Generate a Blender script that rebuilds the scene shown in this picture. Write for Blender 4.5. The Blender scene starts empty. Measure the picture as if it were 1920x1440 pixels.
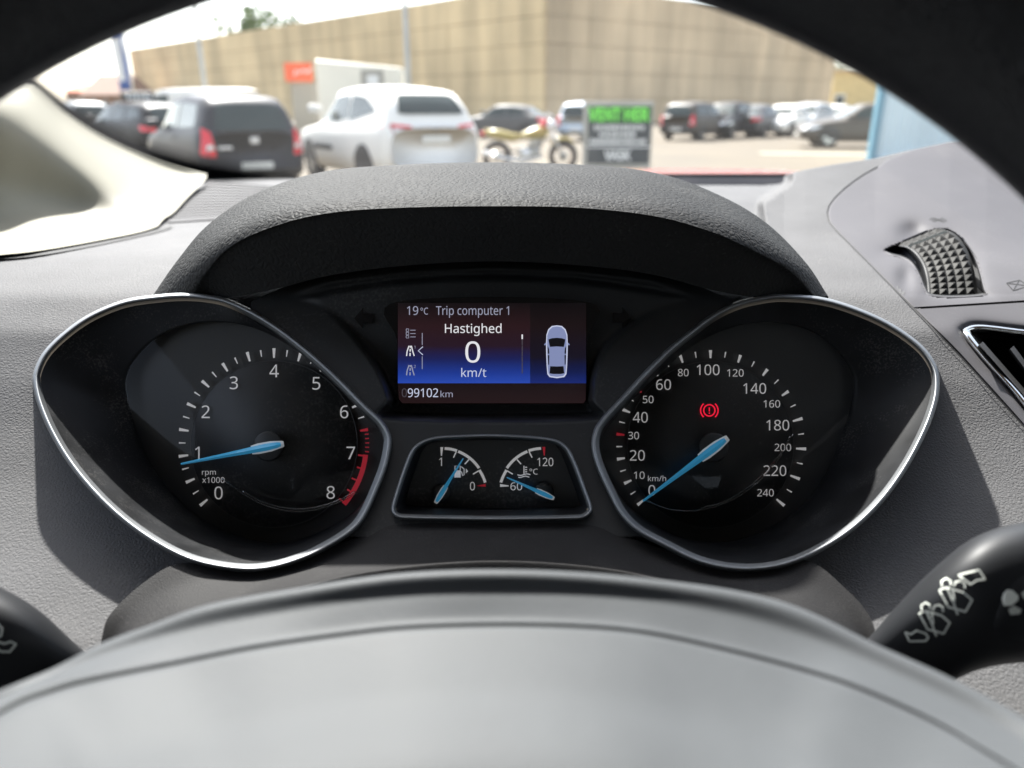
import bpy, bmesh, math, random
import numpy as np
from mathutils import Vector, Matrix
from mathutils.bvhtree import BVHTree

random.seed(7)
np.random.seed(7)
sc = bpy.context.scene
COL = sc.collection

# ------------------------------------------------------------------ camera, sky, sun, exposure
F = 1387.0                       # focal length in photo pixels (1920 wide)
PITCH = math.radians(20.55)      # phone looks down at the instruments
CAM = np.array([0.0, 0.0, 1.35])
FW = np.array([0, math.cos(PITCH), -math.sin(PITCH)])
UP = np.array([0, math.sin(PITCH), math.cos(PITCH)])
RT = np.array([1.0, 0, 0])
EXPO = 1.85
SUN_EL, SUN_AZ = 50.0, -20.0     # elevation, bearing from straight ahead (left is negative)

cd = bpy.data.cameras.new("camera")
cam = bpy.data.objects.new("camera", cd)
COL.objects.link(cam)
cam.location = CAM
cam.rotation_euler = (math.pi / 2 - PITCH, 0, 0)
cd.sensor_width = 36
cd.lens = 36 * F / 1920
cd.clip_start = 0.01
cd.clip_end = 2000
cd.dof.use_dof = True
cd.dof.focus_distance = 0.352
cd.dof.aperture_fstop = (cd.lens / 1000) / 0.0036
sc.camera = cam

world = bpy.data.worlds.new("World")
sc.world = world
world.use_nodes = True
wn = world.node_tree
sky = wn.nodes.new("ShaderNodeTexSky")
sky.sky_type = 'NISHITA'
sky.sun_disc = False
sky.sun_elevation = math.radians(SUN_EL)
sky.sun_rotation = math.radians(SUN_AZ)
sky.air_density = 1.0
sky.dust_density = 2.0
sky.ozone_density = 1.0
hs = wn.nodes.new("ShaderNodeHueSaturation")       # thin white haze takes some blue out of the sky
hs.inputs["Saturation"].default_value = 0.55
wn.links.new(sky.outputs[0], hs.inputs["Color"])
wn.links.new(hs.outputs[0], wn.nodes["Background"].inputs[0])
wn.nodes["Background"].inputs[1].default_value = 0.125

sd = bpy.data.lights.new("sun", 'SUN')
sun = bpy.data.objects.new("sun", sd)
COL.objects.link(sun)
sd.energy = 4.4
sd.angle = math.radians(1.2)
sd.color = (1.0, 0.97, 0.93)
_e, _a = math.radians(SUN_EL), math.radians(SUN_AZ)
SUNV = Vector((math.sin(_a) * math.cos(_e), math.cos(_a) * math.cos(_e), math.sin(_e)))
sun.rotation_euler = SUNV.to_track_quat('Z', 'Y').to_euler()
sun.location = (0, 0, 30)

sc.view_settings.view_transform = 'Standard'
sc.view_settings.look = 'None'
sc.view_settings.exposure = EXPO
sc.view_settings.gamma = 1.0
sc.view_settings.use_curve_mapping = False
sc.cycles.use_denoising = True
sc.cycles.max_bounces = 8
sc.cycles.transparent_max_bounces = 16
sc.cycles.caustics_reflective = False
sc.cycles.caustics_refractive = False
sc.cycles.sample_clamp_indirect = 6

# ------------------------------------------------------------------ helpers
def lin(c):
    c = c / 255.0
    return c / 12.92 if c <= 0.04045 else ((c + 0.055) / 1.055) ** 2.4

def srgb(r, g, b):
    return (lin(r), lin(g), lin(b), 1.0)

def W(px, py, d):
    """photo pixel + distance along the optical axis -> world point"""
    return CAM + d * (FW + RT * ((px - 960) / F) - UP * ((py - 720) / F))

def Wa(a):
    a = np.asarray(a, float)
    px, py, d = a[..., 0], a[..., 1], a[..., 2]
    return CAM + d[..., None] * (FW + ((px - 960) / F)[..., None] * RT - ((py - 720) / F)[..., None] * UP)

def ground_x(px, Y, z=1.35):
    return (px - 960) / F * (Y * math.cos(PITCH) + (CAM[2] - z) * math.sin(PITCH))

def height_at(py, Y):
    t = math.atan((720 - py) / F) - PITCH
    return CAM[2] + Y * math.tan(t)

def ray_dir(px, py):
    return FW + RT * ((px - 960) / F) - UP * ((py - 720) / F)

M = {}
def mat(name, color, rough=0.5, metal=0.0, spec=0.5, grain=None, gstr=0.2, gdist=0.0006, mottle=0.0, mscale=60.0,
        dust=0.0, dscale=700.0, dcol=(0.5, 0.48, 0.45, 1), coat=0.0, sheen=0.0, emit=None, estr=0.0, kind='noise', gs2=None):
    m = bpy.data.materials.new(name)
    m.use_nodes = True
    nt = m.node_tree
    b = nt.nodes["Principled BSDF"]
    b.inputs["Base Color"].default_value = color
    b.inputs["Roughness"].default_value = rough
    b.inputs["Metallic"].default_value = metal
    b.inputs["Specular IOR Level"].default_value = spec
    b.inputs["Coat Weight"].default_value = coat
    b.inputs["Sheen Weight"].default_value = sheen
    if emit:
        b.inputs["Emission Color"].default_value = emit
        b.inputs["Emission Strength"].default_value = estr
    L = nt.links.new
    tc = nt.nodes.new("ShaderNodeTexCoord")
    col = None
    if mottle:
        n = nt.nodes.new("ShaderNodeTexNoise")
        n.inputs["Scale"].default_value = mscale
        n.inputs["Detail"].default_value = 5
        L(tc.outputs["Object"], n.inputs["Vector"])
        r = nt.nodes.new("ShaderNodeMapRange")
        r.inputs[1].default_value = 0.3
        r.inputs[2].default_value = 0.7
        r.inputs[3].default_value = 1 - mottle
        r.inputs[4].default_value = 1 + mottle
        L(n.outputs["Fac"], r.inputs[0])
        mx = nt.nodes.new("ShaderNodeVectorMath")
        mx.operation = 'SCALE'
        mx.inputs[0].default_value = color[:3]
        L(r.outputs[0], mx.inputs["Scale"])
        col = mx.outputs[0]
        r2 = nt.nodes.new("ShaderNodeMapRange")
        r2.inputs[1].default_value = 0.3
        r2.inputs[2].default_value = 0.7
        r2.inputs[3].default_value = max(0.02, rough - mottle * 0.2)
        r2.inputs[4].default_value = min(1, rough + mottle * 0.2)
        L(n.outputs["Fac"], r2.inputs[0])
        L(r2.outputs[0], b.inputs["Roughness"])
    if dust:
        n = nt.nodes.new("ShaderNodeTexNoise")
        n.inputs["Scale"].default_value = dscale
        n.inputs["Detail"].default_value = 2
        L(tc.outputs["Object"], n.inputs["Vector"])
        n2 = nt.nodes.new("ShaderNodeTexNoise")
        n2.inputs["Scale"].default_value = dscale / 25
        n2.inputs["Detail"].default_value = 3
        L(tc.outputs["Object"], n2.inputs["Vector"])
        a = nt.nodes.new("ShaderNodeMath")
        a.operation = 'MULTIPLY'
        L(n.outputs["Fac"], a.inputs[0])
        L(n2.outputs["Fac"], a.inputs[1])
        r = nt.nodes.new("ShaderNodeMapRange")
        r.inputs[1].default_value = 0.30
        r.inputs[2].default_value = 0.44
        r.inputs[3].default_value = 0
        r.inputs[4].default_value = dust
        L(a.outputs[0], r.inputs[0])
        mx = nt.nodes.new("ShaderNodeMix")
        mx.data_type = 'RGBA'
        L(r.outputs[0], mx.inputs[0])
        if col:
            L(col, mx.inputs[6])
        else:
            mx.inputs[6].default_value = color
        mx.inputs[7].default_value = dcol
        col = mx.outputs[2]
    if col:
        L(col, b.inputs["Base Color"])
    if grain:
        if kind == 'leather':
            v = nt.nodes.new("ShaderNodeTexVoronoi")
            v.feature = 'DISTANCE_TO_EDGE'
            v.inputs["Scale"].default_value = grain
            nn = nt.nodes.new("ShaderNodeTexNoise")
            nn.inputs["Scale"].default_value = grain * 0.7
            L(tc.outputs["Object"], nn.inputs["Vector"])
            mxv = nt.nodes.new("ShaderNodeVectorMath")
            mxv.operation = 'MULTIPLY_ADD'
            mxv.inputs[1].default_value = (1.3 / grain,) * 3
            L(nn.outputs["Color"], mxv.inputs[0])
            L(tc.outputs["Object"], mxv.inputs[2])
            L(mxv.outputs[0], v.inputs["Vector"])
            rr = nt.nodes.new("ShaderNodeMapRange")
            rr.inputs[1].default_value = 0.0
            rr.inputs[2].default_value = 0.32
            L(v.outputs["Distance"], rr.inputs[0])
            n3 = nt.nodes.new("ShaderNodeTexNoise")
            n3.inputs["Scale"].default_value = grain * 1.7
            L(tc.outputs["Object"], n3.inputs["Vector"])
            ad = nt.nodes.new("ShaderNodeMath")
            ad.operation = 'MULTIPLY_ADD'
            ad.inputs[1].default_value = 0.7
            L(n3.outputs["Fac"], ad.inputs[0])
            L(rr.outputs[0], ad.inputs[2])
            h = ad.outputs[0]
        else:
            n = nt.nodes.new("ShaderNodeTexNoise")
            n.inputs["Scale"].default_value = grain
            n.inputs["Detail"].default_value = 3
            L(tc.outputs["Object"], n.inputs["Vector"])
            h = n.outputs["Fac"]
        bp = nt.nodes.new("ShaderNodeBump")
        bp.inputs["Strength"].default_value = gstr
        bp.inputs["Distance"].default_value = gdist
        L(h, bp.inputs["Height"])
        L(bp.outputs[0], b.inputs["Normal"])
    M[name] = m
    return m

def emis(name, color, strength):
    m = bpy.data.materials.new(name)
    m.use_nodes = True
    b = m.node_tree.nodes["Principled BSDF"]
    b.inputs["Base Color"].default_value = (0.01, 0.01, 0.01, 1)
    b.inputs["Roughness"].default_value = 0.4
    b.inputs["Emission Color"].default_value = color
    b.inputs["Emission Strength"].default_value = strength / 2 ** EXPO
    M[name] = m
    return m

def glassy(name, tint=(1, 1, 1, 1), fres=0.05, rough=0.02, veil=0.0):
    m = bpy.data.materials.new(name)
    m.use_nodes = True
    nt = m.node_tree
    nt.nodes.remove(nt.nodes["Principled BSDF"])
    out = nt.nodes["Material Output"]
    t = nt.nodes.new("ShaderNodeBsdfTransparent")
    t.inputs[0].default_value = tint
    g = nt.nodes.new("ShaderNodeBsdfGlossy")
    g.inputs["Roughness"].default_value = rough
    lw = nt.nodes.new("ShaderNodeFresnel")
    lw.inputs[0].default_value = 1.4
    mm = nt.nodes.new("ShaderNodeMath")
    mm.operation = 'MULTIPLY'
    mm.inputs[1].default_value = fres
    nt.links.new(lw.outputs[0], mm.inputs[0])
    if veil:        # fine dust on the pane scatters a little light
        tr = nt.nodes.new("ShaderNodeBsdfTranslucent")
        tr.inputs[0].default_value = (0.9, 0.88, 0.84, 1)
        m2 = nt.nodes.new("ShaderNodeMixShader")
        m2.inputs[0].default_value = veil
        nt.links.new(t.outputs[0], m2.inputs[1])
        nt.links.new(tr.outputs[0], m2.inputs[2])
        t = m2
    mx = nt.nodes.new("ShaderNodeMixShader")
    nt.links.new(mm.outputs[0], mx.inputs[0])
    nt.links.new(t.outputs[0], mx.inputs[1])
    nt.links.new(g.outputs[0], mx.inputs[2])
    nt.links.new(mx.outputs[0], out.inputs[0])
    M[name] = m
    return m

def tag(o, label=None, cat=None, group=None, kind=None):
    if label: o["label"] = label
    if cat: o["category"] = cat
    if group: o["group"] = group
    if kind: o["kind"] = kind
    return o

def empty(name, loc=(0, 0, 0), rz=0.0):
    o = bpy.data.objects.new(name, None)
    o.empty_display_size = 0.05
    COL.objects.link(o)
    o.location = loc
    o.rotation_euler = (0, 0, rz)
    return o

def wmat(o):
    m = Matrix.LocRotScale(o.location, o.rotation_euler, o.scale)
    if o.parent:
        return wmat(o.parent) @ o.matrix_parent_inverse @ m
    return m

def obj(name, verts, faces, material, parent=None, smooth=True, world=True):
    me = bpy.data.meshes.new(name)
    me.from_pydata([tuple(map(float, v)) for v in verts], [], [tuple(int(i) for i in f) for f in faces])
    me.validate()
    me.update()
    return obj_me(name, me, material, parent, smooth, world)

def obj_me(name, me, material, parent=None, smooth=True, world=True):
    if material is not None:
        me.materials.clear()
        me.materials.append(M[material] if isinstance(material, str) else material)
    if smooth:
        me.polygons.foreach_set("use_smooth", [True] * len(me.polygons))
    o = bpy.data.objects.new(name, me)
    COL.objects.link(o)
    if parent is not None:
        o.parent = parent
        if world:
            o.matrix_parent_inverse = wmat(parent).inverted()
    return o

def bm_obj(name, bm, material, parent=None, smooth=True, world=True):
    me = bpy.data.meshes.new(name)
    bm.normal_update()
    bm.to_mesh(me)
    bm.free()
    return obj_me(name, me, material, parent, smooth, world)

def cr(pts, n, closed=False):
    """Catmull-Rom through pts, n samples evenly by chord length"""
    P = np.asarray(pts, float)
    if closed:
        Q = np.vstack([P[-1], P, P[0], P[1]])
        segs = len(P)
    else:
        Q = np.vstack([2 * P[0] - P[1], P, 2 * P[-1] - P[-2]])
        segs = len(P) - 1
    out = []
    K = 12
    for i in range(segs):
        p0, p1, p2, p3 = Q[i], Q[i + 1], Q[i + 2], Q[i + 3]
        for k in range(K):
            t = k / K
            out.append(0.5 * ((2 * p1) + (-p0 + p2) * t + (2 * p0 - 5 * p1 + 4 * p2 - p3) * t * t + (-p0 + 3 * p1 - 3 * p2 + p3) * t ** 3))
    out.append(P[0] if closed else P[-1])
    D = np.array(out)
    s = np.concatenate([[0], np.cumsum(np.linalg.norm(np.diff(D[:, :2], axis=0), axis=1) + 1e-9)])
    if closed:
        tt = np.linspace(0, s[-1], n, endpoint=False)
    else:
        tt = np.linspace(0, s[-1], n)
    return np.stack([np.interp(tt, s, D[:, j]) for j in range(D.shape[1])], 1)

def grid_faces(nr, nc, closed=False):
    f = []
    for i in range(nr - 1):
        for j in range(nc - 1 if not closed else nc):
            k = (j + 1) % nc
            f.append((i * nc + j, i * nc + k, (i + 1) * nc + k, (i + 1) * nc + j))
    return f

def loft_px(rows, nu, nv):
    """rows of (px,py,d) polylines -> grid of px coords"""
    R = np.array([cr(r, nu) for r in rows])
    out = np.zeros((nv, nu, 3))
    for j in range(nu):
        c = R[:, j]
        out[:, j] = cr_uniform(c, nv)
    return out

def cr_uniform(P, n):
    Q = np.vstack([2 * P[0] - P[1], P, 2 * P[-1] - P[-2]])
    t = np.linspace(0, len(P) - 1, n)
    i = np.minimum(t.astype(int), len(P) - 2)
    f = (t - i)[:, None]
    p0, p1, p2, p3 = Q[i], Q[i + 1], Q[i + 2], Q[i + 3]
    return 0.5 * ((2 * p1) + (-p0 + p2) * f + (2 * p0 - 5 * p1 + 4 * p2 - p3) * f * f + (-p0 + 3 * p1 - 3 * p2 + p3) * f ** 3)

def loft_obj(name, rows, nu, nv, material, parent):
    G = loft_px(rows, nu, nv)
    return obj(name, Wa(G.reshape(-1, 3)), grid_faces(nv, nu), material, parent)

def inside(poly, x, y):
    poly = np.asarray(poly)[:, :2]
    x = np.asarray(x); y = np.asarray(y)
    r = np.zeros(x.shape, bool)
    n = len(poly)
    for i in range(n):
        x0, y0 = poly[i]
        x1, y1 = poly[(i + 1) % n]
        c = ((y0 > y) != (y1 > y))
        with np.errstate(divide='ignore', invalid='ignore'):
            xi = (x1 - x0) * (y - y0) / (y1 - y0 + 1e-12) + x0
        r ^= c & (x < xi)
    return r

def sdf(poly, x, y):
    """signed distance, positive inside"""
    poly = np.asarray(poly)[:, :2]
    d = np.full(np.shape(x), 1e9)
    n = len(poly)
    for i in range(n):
        a = poly[i]; b = poly[(i + 1) % n]
        ab = b - a
        t = np.clip(((x - a[0]) * ab[0] + (y - a[1]) * ab[1]) / (ab @ ab + 1e-12), 0, 1)
        d = np.minimum(d, np.hypot(x - a[0] - t * ab[0], y - a[1] - t * ab[1]))
    return np.where(inside(poly, x, y), d, -d)

def line_dist(pl, x, y):
    d = np.full(np.shape(x), 1e9)
    pl = np.asarray(pl, float)[:, :2]
    for a, b in zip(pl[:-1], pl[1:]):
        ab = b - a
        t = np.clip(((x - a[0]) * ab[0] + (y - a[1]) * ab[1]) / (ab @ ab + 1e-12), 0, 1)
        d = np.minimum(d, np.hypot(x - a[0] - t * ab[0], y - a[1] - t * ab[1]))
    return d

def sstep(a, b, x):
    t = np.clip((x - a) / (b - a), 0, 1)
    return t * t * (3 - 2 * t)

def field_obj(name, X, Y, D, material, parent, cuts=()):
    """grid of pixels with depth, cells inside any cut polygon removed"""
    nr, nc = X.shape
    V = Wa(np.stack([X, Y, D], -1).reshape(-1, 3))
    cx = (X[:-1, :-1] + X[1:, 1:]) / 2
    cy = (Y[:-1, :-1] + Y[1:, 1:]) / 2
    keep = np.ones(cx.shape, bool)
    for p in cuts:
        keep &= ~inside(p, cx, cy)
    ii, jj = np.nonzero(keep)
    a = ii * nc + jj
    faces = np.stack([a, a + nc, a + nc + 1, a + 1], 1)
    used = np.zeros(len(V), bool)
    used[faces.ravel()] = True
    remap = np.cumsum(used) - 1
    return obj(name, V[used], remap[faces], material, parent)

def offset_in(P, t):
    """closed px outline moved inward by t px"""
    P = np.asarray(P)[:, :2]
    T = np.roll(P, -1, 0) - np.roll(P, 1, 0)
    T /= np.linalg.norm(T, axis=1)[:, None] + 1e-9
    N = np.stack([-T[:, 1], T[:, 0]], 1)
    c = P.mean(0)
    s = np.sign(np.sum((c - P) * N, 1).sum())
    return P + N * s * t

def polar(pts, c, n, dense=True):
    D = cr(pts, 800, True) if dense else np.asarray(pts)
    a = np.arctan2(D[:, 1] - c[1], D[:, 0] - c[0])
    o = np.argsort(a)
    D, a = D[o], a[o]
    a2 = np.concatenate([a - 2 * np.pi, a, a + 2 * np.pi])
    t = np.linspace(-np.pi, np.pi, n, endpoint=False)
    return np.stack([np.interp(t, a2, np.tile(D[:, j], 3)) for j in range(D.shape[1])], 1)

def rings_obj(name, rings, material, parent, cap=False):
    """list of closed rings (n,3) px"""
    n = len(rings[0])
    V = Wa(np.vstack(rings))
    f = grid_faces(len(rings), n, True)
    if cap:
        f.append(tuple(range((len(rings) - 1) * n, len(rings) * n)))
    return obj(name, V, f, material, parent)

def with_d(P, d):
    P = np.asarray(P)[:, :2]
    return np.column_stack([P, np.full(len(P), d) if np.isscalar(d) else d])

def poly_px(name, pts, d, material, parent, thick=0.0):
    """flat filled px polygon facing the camera, optional thickness away from it"""
    pts = np.asarray(pts, float)
    n = len(pts)
    V = list(Wa(with_d(pts, d)))
    f = [tuple(range(n))]
    if thick:
        V += list(Wa(with_d(pts, d + thick)))
        f += [(i, (i + 1) % n, n + (i + 1) % n, n + i) for i in range(n)]
    bm = bmesh.new()
    vs = [bm.verts.new(v) for v in V]
    for q in f:
        bm.faces.new([vs[i] for i in q])
    bmesh.ops.recalc_face_normals(bm, faces=bm.faces)
    bmesh.ops.triangulate(bm, faces=[x for x in bm.faces if len(x.verts) > 4])
    return bm_obj(name, bm, material, parent, smooth=False)

def ribbon(pts, w, d):
    """px polyline -> quad strip px verts, faces"""
    P = np.asarray(pts, float)[:, :2]
    T = np.gradient(P, axis=0)
    T /= np.linalg.norm(T, axis=1)[:, None] + 1e-9
    N = np.stack([-T[:, 1], T[:, 0]], 1)
    w = np.broadcast_to(np.asarray(w, float), (len(P),))[:, None] / 2
    a, b = P + N * w, P - N * w
    V = np.vstack([with_d(a, d), with_d(b, d)])
    n = len(P)
    return V, [(i, i + 1, n + i + 1, n + i) for i in range(n - 1)]

def stroke(name, polylines, w, d, material, parent, closed=False):
    V, Fc, o = [], [], 0
    for pl in polylines:
        pl = np.asarray(pl, float)
        v, f = ribbon(pl, w, d)
        V.append(v)
        Fc += [tuple(i + o for i in q) for q in f]
        o += len(v)
    return obj(name, Wa(np.vstack(V)), Fc, material, parent, smooth=False)

def circ(cx, cy, r, a0=0, a1=360, n=40, ry=None):
    t = np.radians(np.linspace(a0, a1, n))
    return np.stack([cx + r * np.cos(t), cy + (ry or r) * np.sin(t)], 1)

_TXT = {}
FONT = None
try:
    import os
    FONT = bpy.data.fonts.load(os.path.join(bpy.utils.system_resource('DATAFILES'), 'fonts', 'NotoSansHebrew-Regular.woff2'))
except Exception:
    FONT = None        # falls back to Blender's built-in face
def text_mesh(s, bold=0.0):
    cu = bpy.data.curves.new("t", 'FONT')
    cu.body = s
    cu.size = 1.0
    if FONT:
        cu.font = FONT
    if bold >= .02:
        cu.offset = bold
    cu.align_x = 'LEFT'
    cu.resolution_u = 4
    o = bpy.data.objects.new("t", cu)
    COL.objects.link(o)
    dg = bpy.context.evaluated_depsgraph_get()
    me = bpy.data.meshes.new_from_object(o.evaluated_get(dg))
    bpy.data.objects.remove(o)
    bpy.data.curves.remove(cu)
    V = np.array([v.co[:2] for v in me.vertices])
    fc = [tuple(p.vertices) for p in me.polygons]
    bpy.data.meshes.remove(me)
    return V, fc

def cap_h():
    if 'H' not in _TXT:
        V, _ = text_mesh('H')
        _TXT['H'] = V[:, 1].max() - V[:, 1].min()
    return _TXT['H']

def text_px(name, s, cx, cy, h, d, material, parent, width=None, stretch=1.0, bold=0.0, align='c', mapper=None, world=True):
    """text of cap height h px, centred (or left aligned) at cx; cy is the middle of the capitals"""
    V, fc = text_mesh(s, bold)
    k = h / cap_h()
    X = V[:, 0] * k * stretch
    if width:
        X = (X - X.min()) * width / (X.max() - X.min())
    X = X - (X.min() + X.max()) / 2 if align == 'c' else X - X.min()
    Yp = cy + h / 2 - V[:, 1] * k
    if mapper:
        return obj(name, [mapper(x + cx, y) for x, y in zip(X, Yp)], fc, material, parent, smooth=False, world=world)
    return obj(name, Wa(np.column_stack([X + cx, Yp, np.full(len(X), d)])), fc, material, parent, smooth=False)

def bvh_of(o):
    me = o.data
    mw = wmat(o)
    return BVHTree.FromPolygons([mw @ v.co for v in me.vertices], [tuple(p.vertices) for p in me.polygons])

def drape(name, px_verts, faces, bvh, material, parent, lift=0.0003, fallback=0.3):
    V = []
    for x, y in np.asarray(px_verts)[:, :2]:
        dv = ray_dir(x, y)
        hit = bvh.ray_cast(Vector(CAM), Vector(dv).normalized())
        if hit[0] is not None:
            p = np.array(hit[0])
        else:
            p = W(x, y, fallback)
        V.append(p - dv / np.linalg.norm(dv) * lift)
    return obj(name, V, faces, material, parent, smooth=False)

def dense(pl, step):
    pl = np.asarray(pl, float)[:, :2]
    s = np.concatenate([[0], np.cumsum(np.linalg.norm(np.diff(pl, axis=0), axis=1))])
    t = np.unique(np.concatenate([s, np.linspace(0, s[-1], max(2, int(s[-1] / step)))]))
    return np.stack([np.interp(t, s, pl[:, k]) for k in (0, 1)], 1)

def drape_stroke(name, polylines, w, bvh, material, parent, lift=0.0004):
    V, Fc, o = [], [], 0
    for pl in polylines:
        pl = dense(pl, 1.2)
        v, f = ribbon(pl, w, 1)
        V.append(v)
        Fc += [tuple(i + o for i in q) for q in f]
        o += len(v)
    return drape(name, np.vstack(V), Fc, bvh, material, parent, lift)

def box_bm(bm, x0, x1, y0, y1, z0, z1):
    v = [bm.verts.new(p) for p in [(x0, y0, z0), (x1, y0, z0), (x1, y1, z0), (x0, y1, z0), (x0, y0, z1), (x1, y0, z1), (x1, y1, z1), (x0, y1, z1)]]
    for q in [(3, 2, 1, 0), (4, 5, 6, 7), (0, 1, 5, 4), (1, 2, 6, 5), (2, 3, 7, 6), (3, 0, 4, 7)]:
        bm.faces.new([v[i] for i in q])
    return v

def box(name, x0, x1, y0, y1, z0, z1, material, parent=None, bevel=0.0, world=False):
    bm = bmesh.new()
    box_bm(bm, x0, x1, y0, y1, z0, z1)
    if bevel:
        bmesh.ops.bevel(bm, geom=list(bm.edges), offset=bevel, segments=2, profile=0.5, affect='EDGES')
    return bm_obj(name, bm, material, parent, smooth=False, world=world)

def tube(pts, r, n=10, close=False):
    """3d tube verts/faces along pts with radius r (scalar or per point)"""
    P = [Vector(p) for p in pts]
    R = [r] * len(P) if np.isscalar(r) else list(r)
    V, Fc = [], []
    up = Vector((0, 0, 1))
    for i, p in enumerate(P):
        a = P[(i - 1) % len(P)] if (close or i > 0) else P[i]
        b = P[(i + 1) % len(P)] if (close or i < len(P) - 1) else P[i]
        t = (b - a).normalized()
        s = t.cross(up)
        if s.length < 1e-3:
            s = t.cross(Vector((0, 1, 0)))
        s.normalize()
        u = s.cross(t)
        for k in range(n):
            an = 2 * math.pi * k / n
            V.append(p + (s * math.cos(an) + u * math.sin(an)) * R[i])
    m = len(P)
    for i in range(m if close else m - 1):
        for k in range(n):
            j = (i + 1) % m
            Fc.append((i * n + k, i * n + (k + 1) % n, j * n + (k + 1) % n, j * n + k))
    if not close:
        Fc.append(tuple(range(n))[::-1])
        Fc.append(tuple(range((m - 1) * n, m * n)))
    return V, Fc

# ------------------------------------------------------------------ materials
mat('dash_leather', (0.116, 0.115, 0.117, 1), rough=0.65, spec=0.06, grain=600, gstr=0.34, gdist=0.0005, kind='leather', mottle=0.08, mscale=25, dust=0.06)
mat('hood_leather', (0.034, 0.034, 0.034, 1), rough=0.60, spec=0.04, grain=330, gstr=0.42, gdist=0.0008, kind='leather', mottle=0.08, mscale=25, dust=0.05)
mat('smooth_plastic', (0.100, 0.097, 0.103, 1), rough=0.55, spec=0.08, grain=2500, gstr=0.12, gdist=0.0002, mottle=0.05, mscale=14, dust=0.03)
mat('shroud_plastic', (0.020, 0.0195, 0.020, 1), rough=0.62, spec=.12, grain=1500, gstr=0.5, gdist=0.0003, mottle=0.12, mscale=45, dust=0.03, dscale=1500)
mat('cluster_plastic', (0.022, 0.023, 0.024, 1), rough=0.45, spec=.3, grain=2200, gstr=0.25, gdist=0.0002, mottle=0.12, mscale=40, dust=0.05)
mat('bowl_plastic', (0.009, 0.0095, 0.011, 1), rough=0.55, spec=.22, grain=1800, gstr=0.2, gdist=0.0002, mottle=0.4, mscale=55, dust=0.07, dscale=1100)
mat('dial_black', (0.032, 0.033, 0.034, 1), rough=0.45, mottle=0.06, mscale=30, dust=0.10)
mat('dial_ring', (0.044, 0.045, 0.046, 1), rough=0.5, mottle=0.06, mscale=30)
mat('satin_metal', (0.24, 0.25, 0.26, 1), rough=0.52, metal=0.9, mottle=0.10, mscale=30)
mat('chrome', (0.80, 0.80, 0.78, 1), rough=0.14, metal=1.0, mottle=0.12, mscale=50)
mat('black', (0.006, 0.006, 0.007, 1), rough=0.6)
mat('gloss_black', (0.010, 0.010, 0.011, 1), rough=0.18)
mat('dial_print', (0.85, 0.83, 0.82, 1), rough=0.5, emit=(0.85, 0.83, 0.82, 1), estr=0.075)
mat('red_print', (0.80, 0.04, 0.06, 1), rough=0.5, emit=(.8, .03, .06, 1), estr=.05)  # slight glow added to brighten the red marks
mat('needle_blue', (0.07, 0.42, 0.70, 1), rough=0.30, spec=0.6, emit=(0.04, 0.30, 0.55, 1), estr=0.10)
mat('needle_trim', (0.80, 0.80, 0.79, 1), rough=0.3, emit=(.8, .8, .8, 1), estr=.05)
mat('rim_leather', (0.018, 0.018, 0.020, 1), rough=0.45, grain=620, gstr=0.4, gdist=0.0006, kind='leather', mottle=0.1, mscale=30)
mat('hub_plastic', (0.070, 0.0745, 0.079, 1), rough=0.55, spec=.14, grain=900, gstr=0.25, gdist=0.0003, mottle=0.05, mscale=60)
mat('stalk_plastic', (0.016, 0.017, 0.019, 1), rough=0.50, spec=.28, mottle=0.08, mscale=30)
mat('stalk_print', (0.62, 0.64, 0.58, 1), rough=0.5)
mat('cream_trim', (0.195, 0.184, 0.142, 1), rough=0.62, spec=.2, grain=900, gstr=0.25, gdist=0.0003, mottle=0.04, mscale=14)
mat('frit', (0.004, 0.004, 0.005, 1), rough=0.4)
mat('wheel_knurl', (0.034, 0.033, 0.031, 1), rough=0.6, spec=.15)
mat('grille_plastic', (0.055, 0.053, 0.056, 1), rough=.6, spec=.1)
mat('seam', (0.008, 0.008, 0.009, 1), rough=0.8)
mat('headliner', (0.42, 0.40, 0.35, 1), rough=0.9, grain=800, gstr=0.2)
mat('cabin_dark', (0.018, 0.018, 0.020, 1), rough=0.8, mottle=0.2, mscale=6)
mat('red_paint', (0.35, 0.035, 0.02, 1), rough=0.25, coat=0.6)
glassy('windscreen_glass', (0.97, 0.985, 0.975, 1), fres=0.35, veil=0.010)
glassy('lens_glass', (0.97, 0.97, 0.97, 1), fres=0.3, rough=0.03)
W_T = srgb(228, 228, 232)
emis('screen_white', W_T, 1.0)
emis('screen_grey', srgb(150, 152, 172), 1.0)
emis('screen_dim', srgb(70, 66, 74), 1.0)
emis('screen_car', srgb(128, 138, 178), 1.0)
emis('screen_car_edge', srgb(196, 202, 226), 1.0)
emis('screen_black', srgb(10, 9, 14), 1.0)
emis('warning_red', (1.0, 0.012, 0.05, 1), 0.95)

def screen_gradient(name, stops):
    m = bpy.data.materials.new(name)
    m.use_nodes = True
    nt = m.node_tree
    b = nt.nodes["Principled BSDF"]
    b.inputs["Base Color"].default_value = (0.006, 0.006, 0.007, 1)
    b.inputs["Roughness"].default_value = 0.35
    tc = nt.nodes.new("ShaderNodeTexCoord")
    sx = nt.nodes.new("ShaderNodeSeparateXYZ")
    nt.links.new(tc.outputs["Generated"], sx.inputs[0])
    rp = nt.nodes.new("ShaderNodeValToRGB")
    nt.links.new(sx.outputs[2], rp.inputs[0])
    e = rp.color_ramp.elements
    e[0].position, e[0].color = stops[0]
    e[1].position, e[1].color = stops[-1]
    for p, c in stops[1:-1]:
        x = e.new(p)
        x.color = c
    nt.links.new(rp.outputs[0], b.inputs["Emission Color"])
    b.inputs["Emission Strength"].default_value = 1.0 / 2 ** EXPO
    M[name] = m
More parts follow.
